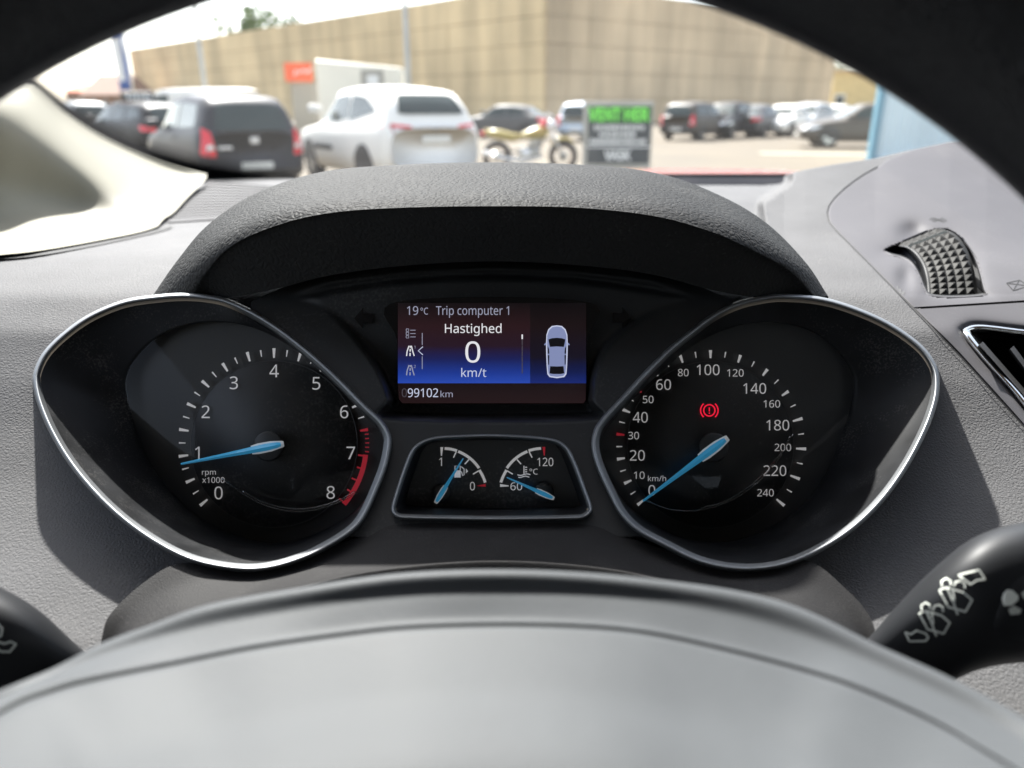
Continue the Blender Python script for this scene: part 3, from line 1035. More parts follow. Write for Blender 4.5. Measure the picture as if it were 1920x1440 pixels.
# --- speedometer
r2 = rim_part('dial_rim', rimR)
tag(r2, 'silver teardrop rim round the speedometer')
bowl2, ob2 = gauge_bowl('dial_bowl', rimR, OPEN_R, C_R)
spd = obj('speedometer_face', Wa(with_d(offset_in(ob2, -6), .3728)), [tuple(range(len(ob2)))], 'dial_ring', clus, smooth=False)
tag(spd, 'speedometer face numbered 0 to 240 with a lit red brake lamp')
cx, cy, R = 1332.2, 834, 170
disc('dial_disc', cx, cy, 157, .3702, 'dial_black', spd, thick=.003, n=96)
arc_band('dial_line', cx, cy, 155.6, 157.0, -179.9, 179.9, .3701, 'dial_line', spd, 90)
def sang(v):
    if v <= 60: return -129.5 + v * (92.1 / 60)
    if v <= 100: return -37.4 + (v - 60) * 37.4 / 40
    return (v - 100) * 129.5 / 140
for v_ in list(range(0, 60, 5)) + list(range(60, 241, 10)):
    big = v_ % 10 == 0 if v_ < 60 else v_ % 20 == 0
    red = v_ in (30, 50)
    tick(spd, cx, cy, sang(v_), R + (0 if big else 1), (15 if v_ < 180 else 19) if big else 11, 6.0 if big else 2.8, 'red_print' if red else 'dial_print', DL)
for s_, x, y, b_ in (('0', 368, 1078, 1), ('10', 283, 976, 0), ('20', 270, 842, 1), ('30', 245, 708, 0), ('40', 290, 585, 1), ('50', 343, 464, 0), ('60', 447, 364, 1), ('80', 580, 283, 0), ('100', 748, 264, 1),
                     ('120', 932, 285, 0), ('140', 1062, 390, 1), ('160', 1178, 494, 0), ('180', 1218, 638, 1), ('200', 1252, 788, 0), ('220', 1198, 945, 1), ('240', 1135, 1094, 0)):
    text_px('numeral', s_, *z6(x, y), 19.5 if b_ else 13.6, DL - .0008, 'dial_print', spd, bold=.012 if b_ else .006, width=(28 if len(s_) == 2 else 43) * (1 if b_ else .72) if len(s_) > 1 else None)
text_px('unit_text', 'km/h', *z6(403, 998), 10, DL - .0008, 'dial_print', spd, width=34)
bx, by = z6(756, 538)
tell = stroke('brake_warning_lamp', [circ(bx, by, 10.6, 0, 360, 40), circ(bx, by, 16.4, 130, 230, 20), circ(bx, by, 16.4, -50, 50, 20), [(bx, by - 5.6), (bx, by + 2.0)], [(bx, by + 4.0), (bx, by + 6.4)]], 2.3, DL - .0009, 'warning_red', spd)
tag(tell, 'lit red brake warning symbol')
disc('needle_cap', 1338, 839, 28, .3605, 'dial_ring', spd, thick=.010, bevel=3)
needle(spd, z6(308, 1150), z6(882, 722), None, .3590, 1.05)

# --- small gauges under the screen
sd_ = lambda py: rimd(py) + .0005
r3 = rim_part('gauge_rim', rimS, .62, 0, sd_)
tag(r3, 'silver rim round the fuel and temperature gauges')
a_ = offset_in(rimS, 8.3)
FACE = [z3(*p) for p in [(950, 172), (500, 190), (380, 205), (330, 240), (280, 330), (160, 700), (170, 770), (220, 785), (950, 800), (1690, 785), (1740, 765), (1740, 700), (1600, 330), (1540, 230), (1450, 195)]]
b_ = polar(FACE, C_S, NR)
a_ = polar(a_, C_S, NR, dense=False)
da_ = sd_(a_[:, 1]) + .0028
rings_obj('gauge_bowl', [np.column_stack([a_ + (b_ - a_) * t, da_ + (.3370 - da_) * t]) for t in np.linspace(0, 1, 8)], 'bowl_plastic', clus)
face = obj('fuel_and_temperature_face', Wa(with_d(offset_in(b_, -3), .3380)), [tuple(range(NR))], 'dial_black', clus, smooth=False)
SG = .3372
for segs, ctr in (([((510, 250), (625, 272)), ((635, 278), (828, 432)), ((830, 450), (885, 565))], (462, 640)), ([((1400, 250), (1285, 272)), ((1275, 278), (1085, 432)), ((1083, 450), (1030, 565))], (1450, 640))):
    for (p, q_) in segs:
        a0 = math.atan2(p[1] - ctr[1], p[0] - ctr[0]); a1 = math.atan2(q_[1] - ctr[1], q_[0] - ctr[0])
        r0 = math.hypot(p[0] - ctr[0], p[1] - ctr[1]); r1_ = math.hypot(q_[0] - ctr[0], q_[1] - ctr[1])
        if a1 - a0 > math.pi: a1 -= 2 * math.pi
        if a0 - a1 > math.pi: a1 += 2 * math.pi
        pl = [z3(ctr[0] + (r0 + (r1_ - r0) * t) * math.cos(a0 + (a1 - a0) * t), ctr[1] + (r0 + (r1_ - r0) * t) * math.sin(a0 + (a1 - a0) * t)) for t in np.linspace(0, 1, 12)]
        stroke('scale_arc', [pl], 5.2, SG, 'dial_print', face)
for p, q_ in (((618, 280), (592, 335)), ((735, 352), (697, 395)), ((828, 455), (772, 488)), ((1290, 280), (1318, 335)), ((1178, 352), (1216, 395)), ((1085, 455), (1140, 488))):
    stroke('tick_mark', [[z3(*p), z3(*q_)]], 2.4, SG - .0001, 'dial_print', face)
poly_px('tick_mark', [z3(470, 238), z3(498, 238), z3(486, 318), z3(476, 318)], SG, 'dial_print', face)
poly_px('tick_mark', [z3(1413, 236), z3(1440, 236), z3(1436, 316), z3(1426, 316)], SG, 'red_print', face)
poly_px('tick_mark', [z3(805, 597), z3(888, 577), z3(890, 603)], SG, 'red_print', face)
poly_px('tick_mark', [z3(1022, 578), z3(1022, 606), z3(1102, 601), z3(1102, 592)], SG, 'dial_print', face)
text_px('numeral', '1', *z3(472, 374), 15.5, SG - .0002, 'dial_print', face)
text_px('numeral', '0', *z3(767, 598), 15.5, SG - .0002, 'dial_print', face, stretch=.9)
text_px('numeral', '120', *z3(1440, 375), 15.5, SG - .0002, 'dial_print', face, width=30)
text_px('numeral', '60', *z3(1172, 600), 14.5, SG - .0002, 'dial_print', face, width=22)
text_px('unit_text', '°C', *z3(1332, 464), 10.5, SG - .0002, 'dial_print', face, width=15.5)
# pump symbol, thermometer symbol
bm_pts = [z3(*p) for p in [(600, 520), (600, 408), (656, 408), (656, 520)]]
stroke('fuel_pump_symbol', [[z3(606, 520), z3(606, 412), z3(654, 412), z3(654, 520)], [z3(606, 484), z3(654, 484)], [z3(664, 418), z3(690, 440), z3(690, 495), z3(676, 502), z3(668, 470), z3(656, 462)]], 1.8, SG - .0001, 'dial_print', face)
poly_px('fuel_pump_symbol', [z3(600, 452), z3(658, 452), z3(658, 518), z3(600, 518)], SG, 'dial_print', face)
poly_px('filler_side_arrow', [z3(706, 434), z3(728, 460), z3(706, 482)], SG, 'dial_print', face)
wv = [z3(x, 492 + 7 * math.sin((x - 1180) / 19.0)) for x in range(1182, 1306, 6)]
wv2 = [z3(x, 512 + 6 * math.sin((x - 1180) / 16.0)) for x in range(1190, 1296, 6)]
stroke('thermometer_symbol', [[z3(1243, 410), z3(1243, 488)], wv, wv2, [z3(1252, 424), z3(1272, 424)], [z3(1252, 446), z3(1272, 446)], [z3(1252, 466), z3(1272, 466)]], 1.9, SG - .0001, 'dial_print', face)
disc('needle_cap', *z3(478, 668), 18, .3340, 'dial_ring', face, thick=.004, bevel=2)
disc('needle_cap', *z3(1425, 655), 18.5, .3340, 'dial_ring', face, thick=.004, bevel=2)
needle(face, z3(682, 342), z3(425, 756), None, .3325, .60)
needle(face, z3(1084, 517), z3(1522, 714), None, .3325, .60)

# --- colour screen
def zs(x, y): return (720 + .20833 * x, 540 + .20833 * y)
SD = .3590
def quad(name, x0, y0, x1, y1, d, material, parent):
    return poly_px(name, [(x0, y0), (x1, y0), (x1, y1), (x0, y1)], d, material, parent)
scr = poly_px('display_screen', cr(SCR, 90, True), SD, 'gloss_black', clus, thick=.006)
tag(scr, 'colour screen showing trip computer with zero speed')
quad('screen_area', 746, 568, 994, 718.6, SD - .0004, 'screen_main', scr)
quad('screen_area', 994, 568, 1099, 718.6, SD - .0004, 'screen_side', scr)
poly_px('screen_area', [(746, 718.6), (1099, 718.6), (1098, 750), (1094, 756), (754, 756), (748, 748)], SD - .0004, 'screen_foot', scr)
TD = SD - .0008
text_px('screen_text', '19', zs(207, 0)[0], zs(0, 203)[1], 16.2, TD, 'screen_grey', scr, width=21, align='l')
text_px('screen_text', '°C', zs(328, 0)[0], zs(0, 208)[1], 12.5, TD, 'screen_grey', scr, width=14.5, align='l')
text_px('screen_text', 'Trip computer 1', zs(468, 0)[0], zs(0, 203)[1], 16.2, TD, 'screen_grey', scr, width=137, align='l')
text_px('screen_text', 'Hastighed', *zs(803, 364), 16.8, TD, 'screen_white', scr, width=106)
text_px('screen_text', '0', *zs(799, 576), 39, TD, 'screen_white', scr, width=28)
text_px('screen_text', 'km/t', *zs(808, 762), 15.8, TD, 'screen_car_edge', scr, width=47)
text_px('screen_text', '0', zs(160, 0)[0], zs(0, 943)[1], 16.2, TD, 'screen_dim', scr, width=9.6, align='l')
text_px('screen_text', '99102', zs(214, 0)[0], zs(0, 943)[1], 16.2, TD, 'screen_car_edge', scr, width=57, align='l')
text_px('screen_text', 'km', zs(508, 0)[0], zs(0, 955)[1], 11.5, TD, 'screen_grey', scr, width=23, align='l')
# menu list icon
lst = []
for k in range(3):
    y0 = 368 + k * 30
    lst += [[zs(200, y0), zs(222, y0), zs(222, y0 + 22), zs(200, y0 + 22), zs(200, y0)], [zs(236, y0 + 12), zs(284, y0 + 12)]]
stroke('menu_icon', lst, 1.2, TD, 'screen_grey', scr)
for k, (dy, mm_, tx) in enumerate(((0, 'screen_white', '1'), (174, 'screen_grey', '2'))):
    stroke('road_icon', [[zs(203, 612 + dy), zs(208, 570 + dy), zs(225, 520 + dy)], [zs(272, 612 + dy), zs(260, 575 + dy), zs(246, 520 + dy)]], 2.0, TD, mm_, scr)
    stroke('road_icon', [[zs(236, 520 + dy), zs(236, 538 + dy)], [zs(236, 548 + dy), zs(235, 572 + dy)], [zs(235, 584 + dy), zs(234, 612 + dy)]], 2.2, TD, mm_, scr)
    text_px('screen_text', tx, *zs(277, 532 + dy), 5.5, TD, 'screen_grey', scr)
stroke('selector_arrow', [[zs(350, 528), zs(308, 565), zs(350, 602)], ], 1.6, TD, 'screen_car_edge', scr)
stroke('selector_line', [[zs(344, 405), zs(344, 512)], [zs(344, 616), zs(344, 730)]], 1.3, TD, 'screen_grey', scr)
stroke('scroll_bar', [[zs(1244, 418), zs(1244, 460)]], 2.6, TD, 'screen_white', scr)
for k in range(6):
    stroke('scroll_bar', [[zs(1244, 468 + k * 51), zs(1244, 514 + k * 51)]], 2.0, TD, 'screen_dim', scr)
# plan view of a car
def sym(pts):
    return [zs(x, y) for x, y in pts] + [zs(2 * 1556 - x, y) for x, y in reversed(pts)]
poly_px('car_picture', sym([(1556, 336), (1510, 342), (1478, 372), (1462, 420), (1458, 500), (1460, 600), (1464, 700), (1470, 775), (1490, 802), (1556, 812)]), TD + .0002, 'screen_car_edge', scr)
poly_px('car_picture', sym([(1556, 346), (1516, 352), (1486, 380), (1470, 425), (1468, 500), (1470, 600), (1472, 700), (1480, 768), (1498, 792), (1556, 800)]), TD, 'screen_car', scr)
poly_px('car_picture', sym([(1556, 448), (1512, 452), (1480, 462), (1486, 500), (1494, 530), (1556, 526)]), TD - .0002, 'screen_black', scr)
poly_px('car_picture', sym([(1556, 706), (1496, 704), (1490, 768), (1520, 774), (1556, 774)]), TD - .0002, 'screen_black', scr)
for s_ in (1, -1):
    f_ = lambda x, y: zs(1556 + s_ * (x - 1556), y)
    poly_px('car_picture', [f_(1472, 520), f_(1484, 545), f_(1488, 590), f_(1474, 592)], TD - .0002, 'screen_black', scr)
    poly_px('car_picture', [f_(1474, 604), f_(1488, 604), f_(1486, 690), f_(1478, 690)], TD - .0002, 'screen_black', scr)
    poly_px('car_picture', [f_(1460, 490), f_(1440, 506), f_(1444, 516), f_(1462, 512)], TD - .0001, 'screen_car', scr)

# --- unlit turn arrows either side of the screen
hb = bvh_of(housing)
def arrow(cx, cy, s_):
    P = [(cx - s_ * 17, cy - 9), (cx + s_ * 1, cy - 9), (cx + s_ * 1, cy - 20), (cx + s_ * 18, cy), (cx + s_ * 1, cy + 20), (cx + s_ * 1, cy + 9), (cx - s_ * 17, cy + 9)]
    o = drape('turn_arrow', P, [(0, 1, 5, 6), (1, 2, 3), (1, 3, 5), (3, 4, 5)], hb, 'gloss_black', clus, lift=.0012)
    return o
arrow(682, 597, -1)
arrow(1166, 596, 1)

# --- clear lenses over the dials, slightly bowed
def lens(name, ob_, c, lab):
    rings = []
    for t in (1.0, .8, .6, .4, .2, .02):
        q = np.array(c) + (ob_ - np.array(c)) * t
        rings.append(with_d(q, .3535 + .004 * t * t + (q[:, 1] - c[1]) * -0.00001))
    o = rings_obj(name, rings, 'lens_glass', clus, cap=True)
    return o
# reflection of the rim in each lens, put in as thin glossy tubes
def lens_arc(pts, name='lens_reflection_arc'):
    P = cr(pts, 60)
    V, Fc = tube([W(x, y, .3585) for x, y in P], .00035, 6)
    obj(name, V, Fc, 'reflection_tube', clus)
glassy('reflection_tube', (0.9, 0.9, 0.9, 1), fres=2.6, rough=0.08)
lens('dial_lens', polar(offset_in(ob, -2), C_L, 120, dense=False), C_L, '')
lens('dial_lens', polar(offset_in(ob2, -2), C_R, 120, dense=False), C_R, '')
lens_arc([z4(*p) for p in [(420, 1000), (560, 1100), (700, 1175), (860, 1215), (1020, 1215), (1180, 1170), (1340, 1090)]])
lens_arc([z4(*p) for p in [(560, 1085), (700, 1158), (860, 1198), (1020, 1198), (1180, 1155), (1320, 1085)]])
lens_arc([z6(*p) for p in [(330, 1150), (480, 1205), (650, 1215), (820, 1180), (980, 1100), (1120, 985), (1240, 840), (1320, 700)]])
lens_arc([z6(*p) for p in [(700, 1195), (850, 1155), (1000, 1070), (1120, 965), (1220, 850), (1300, 715)]])
lens_arc([z3(*p) for p in [(190, 605), (400, 665), (700, 695), (950, 700), (1250, 690), (1550, 650), (1710, 605)]])
lens_arc([z3(*p) for p in [(190, 635), (400, 695), (700, 725), (950, 730), (1250, 720), (1550, 678), (1710, 632)]])

# ------------------------------------------------------------------ steering wheel
whl = empty('steering_wheel', (-0.0115, 0.1046, 1.228))
tag(whl, 'steering wheel with black perforated leather rim and grey airbag cover', 'steering wheel')
TILT = math.radians(25)
wu = np.array([0, math.sin(TILT), math.cos(TILT)])
wn_ = np.array([0, -math.cos(TILT), math.sin(TILT)])
wc = np.array([-0.0135, 0.1046, 1.228])
WR, WT = 0.1855, 0.0165
V, Fc = [], []
na, nt_ = 200, 28
for i in range(na):
    a = 2 * math.pi * i / na
    rad = RT * math.sin(a) + wu * math.cos(a)
    c0 = wc + rad * WR
    for k in range(nt_):
        t = 2 * math.pi * k / nt_
        V.append(c0 + rad * WT * math.cos(t) + wn_ * WT * 1.12 * math.sin(t))
Fc = [(i * nt_ + k, i * nt_ + (k + 1) % nt_, ((i + 1) % na) * nt_ + (k + 1) % nt_, ((i + 1) % na) * nt_ + k) for i in range(na) for k in range(nt_)]
obj('rim', V, Fc, 'rim_leather', whl)
T1 = [(-160, 1372, .150), (0, 1297, .170), (100, 1256, .180), (190, 1208, .186), (290, 1170, .189), (390, 1134, .191), (550, 1104, .192), (740, 1076, .192), (920, 1068, .192), (1100, 1074, .192), (1290, 1094, .192), (1420, 1116, .191), (1520, 1148, .189), (1640, 1207, .184), (1780, 1270, .176), (1920, 1345, .165), (2080, 1440, .148)]
T0 = [(x + (960 - x) * .03, y + 60, d_ + .035) for x, y, d_ in T1]
T2 = [(-160, 1440, .140), (0, 1322, .158), (100, 1280, .166), (194, 1256, .170), (334, 1228, .175), (475, 1200, .178), (616, 1179, .180), (756, 1163, .181), (920, 1157, .1815), (1080, 1160, .181), (1210, 1172, .180), (1350, 1201, .178), (1500, 1240, .174), (1610, 1276, .169), (1750, 1338, .162), (1850, 1396, .154), (2020, 1500, .140)]
mid = [((a[0] + b[0]) / 2, (a[1] + b[1]) / 2, (a[2] + b[2]) / 2 - .0005) for a, b in zip(cr(T1, 17), cr(T2, 17))]
T3 = [(x, y + 9, d_ - .0016) for x, y, d_ in T2]
T4 = [(x, y + 15, d_ - .0010) for x, y, d_ in T2]
T5 = [(x, y + 34, d_ + .006) for x, y, d_ in T2]
loft_obj('hub_shell', [T0, T1, mid, T2, T3, T4, T5], 140, 54, 'hub_plastic', whl)
A0 = [(x, y + 11, d_ + .002) for x, y, d_ in T2]
A1 = [(x, y + 16, d_ - .0017) for x, y, d_ in T2]
A2 = [(x + (930 - x) * .03, y + 40, d_ - .0060) for x, y, d_ in T2]
A3 = [(x + (930 - x) * .08, y + 130, d_ - .0185) for x, y, d_ in T2]
A4 = [(x + (930 - x) * .12, y + 300, d_ - .040) for x, y, d_ in T2]
A5 = [(x + (930 - x) * .18, y + 560, d_ - .058) for x, y, d_ in T2]
A6 = [(x + (930 - x) * .3, y + 900, d_ - .066) for x, y, d_ in T2]
loft_obj('airbag_cover', [A0, A1, A2, A3, A4, A5, A6], 120, 60, 'hub_plastic', whl)
for a in (112, 248, 180):
    ra = math.radians(a)
    rad = RT * math.sin(ra) + wu * math.cos(ra)
    side = np.cross(rad, wn_)
    V, Fc = [], []
    for i, (r, w_, th) in enumerate([(0.045, .034, .016), (.09, .028, .013), (.14, .022, .010), (WR - .004, .020, .009)]):
        c0 = wc + rad * r - wn_ * .045
        for k in range(12):
            t = 2 * math.pi * k / 12
            V.append(c0 + side * w_ * math.cos(t) + wn_ * th * math.sin(t))
    for i in range(3):
        for k in range(12):
            Fc.append((i * 12 + k, i * 12 + (k + 1) % 12, (i + 1) * 12 + (k + 1) % 12, (i + 1) * 12 + k))
    obj('spoke', V, Fc, 'stalk_plastic', whl)

# ------------------------------------------------------------------ stalks
def stalk(name, secs, material, parent, n=28, nv=44, power=1.25):
    rows = []
    for (t, b, d0, bu) in secs:
        t, b = np.array(t, float), np.array(b, float)
        c, h = (t + b) / 2, (t - b) / 2
        ring = []
        for k in range(n):
            a = 2 * math.pi * k / n
            ca, sa = math.cos(a), math.sin(a)
            ca = math.copysign(abs(ca) ** (1 / power), ca); sa = math.copysign(abs(sa) ** (1 / power), sa)
            p = c + h * ca
            ring.append((p[0], p[1], d0 - bu * sa))
        rows.append(np.array(ring))
    R = np.array(rows)
    out = np.zeros((nv, n, 3))
    for j in range(n):
        out[:, j] = cr_uniform(R[:, j], nv)
    fc = grid_faces(nv, n, True) + [tuple(range(n)), tuple(range((nv - 1) * n, nv * n))]
    return obj(name, Wa(out.reshape(-1, 3)), fc, material, parent)

wip = empty('wiper_stalk', W(1690, 1290, .262))
tag(wip, 'black wiper stalk with white wiper and washer symbols', 'stalk')
body = stalk('stalk_body', [((1560, 1262), (1680, 1372), .270, .010), ((1625, 1200), (1735, 1320), .262, .014), ((1685, 1132), (1775, 1285), .256, .017), ((1755, 1062), (1818, 1262), .251, .019),
                            ((1826, 1008), (1868, 1248), .248, .020), ((1905, 982), (1925, 1242), .247, .020), ((1990, 978), (2000, 1238), .247, .019), ((2080, 985), (2085, 1235), .249, .017)], 'stalk_plastic', wip)
knob = stalk('end_knob', [((1893, 1062), (1838, 1205), .2405, .010), ((1905, 1046), (1858, 1212), .2405, .0135), ((1960, 1038), (1935, 1216), .240, .0145), ((2060, 1040), (2060, 1216), .242, .014)], 'stalk_plastic', wip, nv=30)
sb = bvh_of(body)
def zw(x, y): return (1660 + .13889 * x, 1040 + .13889 * y)
def arrow_out(pts):
    return [zw(*p) for p in pts] + [zw(*pts[0])]
drape_stroke('wiper_symbol', [arrow_out([(985, 275), (1095, 245), (1265, 205), (1345, 330), (1235, 345), (1150, 400), (1060, 330)])], 3.6, sb, 'stalk_print', wip)
drape_stroke('wiper_symbol', [arrow_out([(265, 1045), (345, 1075), (420, 1025), (545, 1065), (580, 1120), (545, 1165), (325, 1170)])], 3.6, sb, 'stalk_print', wip)
def wip_icon(ox, oy, k):
    f_ = lambda x, y: zw(ox + x * k, oy + y * k)
    scr_ = [f_(-200, -90), f_(-100, -120), f_(110, -60), f_(225, 40), f_(140, 190), f_(-80, 130), f_(-200, -90)]
    drape_stroke('wiper_symbol', [scr_, [f_(-95, -110), f_(-20, 60), f_(40, 230)], [f_(-25, -100), f_(0, 60)],
                                  [f_(-160, -130), f_(-170, -200), f_(-110, -240), f_(-50, -205), f_(-50, -150)], [f_(-10, -130), f_(10, -190), f_(75, -210), f_(130, -170), f_(130, -110)]], 3.6, sb, 'stalk_print', wip)
wip_icon(650, 880, .98)
wip_icon(935, 570, 1.05)
kb = bvh_of(knob)
V2, F2 = [], []
for pts in ([(1565, 560), (1640, 470), (1720, 480), (1800, 560), (1790, 620), (1700, 690), (1600, 690)], [(1660, 740), (1740, 690), (1840, 740), (1820, 800), (1690, 815)], [(1840, 520), (1900, 470), (1990, 520), (1960, 600), (1870, 600)]):
    o_ = len(V2)
    V2 += [zw(*p) for p in pts]
    F2.append(tuple(range(o_, len(V2))))
drape('rear_wiper_symbol', V2, F2, kb, 'stalk_print', wip, lift=.0006)

ind = empty('indicator_stalk', W(150, 1290, .262))
tag(ind, 'black indicator stalk with part of a white arrow symbol', 'stalk')
ib = stalk('stalk_body', [((250, 1290), (150, 1390), .270, .010), ((190, 1248), (90, 1360), .262, .013), ((140, 1205), (40, 1330), .256, .016), ((70, 1142), (-20, 1320), .251, .018), ((-5, 1098), (-70, 1310), .249, .019), ((-90, 1060), (-140, 1300), .249, .019), ((-200, 1045), (-240, 1290), .252, .017)], 'stalk_plastic', ind)
ibb = bvh_of(ib)
drape_stroke('arrow_symbol', [[(-6, 1168), (4, 1178), (2, 1192), (-8, 1196)], [(-10, 1216), (4, 1222), (18, 1222), (30, 1208), (20, 1203), (8, 1207), (-8, 1202)]], 4.0, ibb, 'stalk_print', ind)

# ------------------------------------------------------------------ left pillar trim, windscreen, cabin
P0 = [(-160, 60, .74), (-60, 120, .78), (20, 148, .80), (66, 160, .82), (130, 214, .86), (200, 258, .90), (280, 294, .94), (345, 315, .98), (388, 326, 1.0)]
P0b = [(-165, 70, .72), (-65, 130, .76), (14, 157, .78), (60, 170, .80), (124, 225, .84), (194, 270, .88), (274, 307, .92), (338, 330, .955), (384, 338, .97)]
P1 = [(-170, 130, .58), (-80, 170, .62), (0, 205, .65), (60, 245, .69), (130, 295, .735), (200, 340, .765), (262, 372, .78), (320, 385, .78), (352, 370, .83)]
P1b = [(-170, 150, .565), (-80, 188, .605), (0, 222, .635), (60, 262, .675), (130, 310, .72), (200, 354, .745), (260, 382, .755), (316, 392, .76), (348, 376, .81)]
P2 = [(-170, 300, .585), (-80, 330, .62), (0, 355, .655), (70, 375, .695), (140, 392, .725), (210, 402, .735), (262, 406, .73), (300, 408, .725), (326, 398, .75)]
P3 = [(-170, 428, .57), (-80, 430, .60), (0, 430, .635), (70, 427, .66), (140, 423, .68), (210, 417, .695), (258, 414, .70), (290, 413, .705), (308, 410, .712)]
P4 = [(-170, 488, .46), (-80, 486, .47), (0, 478, .495), (60, 472, .515), (130, 461, .55), (200, 448, .60), (250, 438, .64), (280, 430, .67), (296, 424, .69)]
P4, P3, P2 = [[(x, y, min(d_, float(dash_d(np.array(float(x)), np.array(float(y)))) * k)) for x, y, d_ in P] for P, k in ((P4, .965), (P3, .950), (P2, .955))]
pil = loft_obj('pillar_trim', [P0, P0b, P1, P2, P3, P4], 90, 60, 'cream_trim', None)
tag(pil, 'cream plastic trim on the windscreen pillar', 'pillar trim')
# a back face so the trim has body
ws = empty('windscreen', (0.4, 1.2, 1.23))
tag(ws, 'sloping clear windscreen with black dotted edge band', 'windscreen')
WB, WS = (1.2, 1.235), 0.50      # base line (y,z) and slope
def on_ws(px, py, lift=0.0):
    dv = ray_dir(px, py)
    # z = WB.z + (WB.y - y)*WS
    t = (WB[1] - CAM[2] + WB[0] * WS) / (dv[2] + WS * dv[1])
    return CAM + dv * (t - lift)
def ws_pt(x, y, lift=0.0):
    bow = 0.05 * ((x - .38) / .75) ** 2
    return (x, y - bow * 0, WB[1] + (WB[0] - y) * WS + lift)
gxs = np.linspace(-.62, 1.38, 21)
gys = np.linspace(1.26, .33, 13)
obj('glass_pane', [ws_pt(x, y) for y in gys for x in gxs], grid_faces(13, 21), 'windscreen_glass', ws)
EDGE = cr([(-30, 88), (30, 132), (70, 162), (130, 212), (200, 254), (300, 301), (388, 328), (470, 343), (560, 356)], 80)
# solid band below the edge line and dots thinning out above it
tn = np.gradient(EDGE, axis=0); tn /= np.linalg.norm(tn, axis=1)[:, None]
nrm2 = np.stack([tn[:, 1], -tn[:, 0]], 1)      # up/right, into the glass
w0 = np.interp(np.arange(80), [0, 18, 45, 62, 79], [3, 4, 9, 15, 15])
outer = EDGE + nrm2 * w0[:, None]
inner = EDGE - nrm2 * 24
Vb = [on_ws(*p, .003) for p in outer] + [on_ws(*p, .003) for p in inner]
obj('edge_band', Vb, [(i, i + 1, 80 + i + 1, 80 + i) for i in range(79)], 'frit', ws)
Vd, Fd = [], []
fine = cr(EDGE, 230)
tn = np.gradient(fine, axis=0); tn /= np.linalg.norm(tn, axis=1)[:, None]
nr2 = np.stack([tn[:, 1], -tn[:, 0]], 1)
w1 = np.interp(np.arange(230), [0, 52, 130, 178, 229], [3, 4, 9, 15, 15])
for r in range(9):
    rad = 1.65 - r * .13
    for i in range(8, 229):
        p = fine[i] + nr2[i] * (w1[i] + 1.0 + r * 2.75) + tn[i] * (1.3 if r % 2 else 0)
        o_ = len(Vd)
        for k in range(6):
            Vd.append(on_ws(p[0] + rad * math.cos(k * math.pi / 3), p[1] + rad * math.sin(k * math.pi / 3), .004))
        Fd.append(tuple(range(o_, o_ + 6)))
tag(obj('edge_dot', Vd, Fd, 'frit', ws, smooth=False), kind='stuff')

cab = empty('car_cabin', (0.4, -.6, .5))  # unseen rest of the car, added to block light; roof drawn forward
tag(cab, kind='structure')
def slab(name, x0, x1, y0, y1, z0, z1, m_):
    return box(name, x0, x1, y0, y1, z0, z1, m_, cab, world=True)
slab('headliner', -.62, 1.42, -2.0, .33, 1.67, 1.71, 'headliner')
slab('door_panel', -.70, -.64, -2.0, .55, .45, 1.19, 'cabin_dark')
slab('door_panel', 1.44, 1.50, -2.0, .55, .45, 1.19, 'cabin_dark')
slab('rear_wall', -.66, 1.46, -2.1, -2.0, .45, 1.55, 'cabin_dark')
slab('cabin_floor', -.66, 1.46, -2.0, .9, .41, .45, 'cabin_dark')
slab('rear_pillar', -.70, -.62, -2.0, -.55, 1.19, 1.67, 'cabin_dark')
slab('rear_pillar', 1.42, 1.50, -2.0, -.55, 1.19, 1.67, 'cabin_dark')
slab('seat_back', -.32, .22, -.85, -.68, .70, 1.45, 'cabin_dark')
# own bonnet just showing over the cowl
V, Fc = [], []
nx_, ny_ = 24, 14
for j in range(ny_):
    y = 1.30 + j * .065
    z = CAM[2] - .1645 + .022 * math.sin(j / (ny_ - 1) * 2.4) - (max(0, j - 9) * .016)
    for i in range(nx_):
        x = -.36 + i * 1.5 / (nx_ - 1)
        V.append((x, y, z - .09 * abs((x - .39) / .75) ** 3))
bn = obj('bonnet', V, grid_faces(ny_, nx_), 'red_paint', None)
tag(bn, 'orange red bonnet edge just beyond the windscreen', 'bonnet')
md = bn.modifiers.new('thick', 'SOLIDIFY'); md.thickness = .02

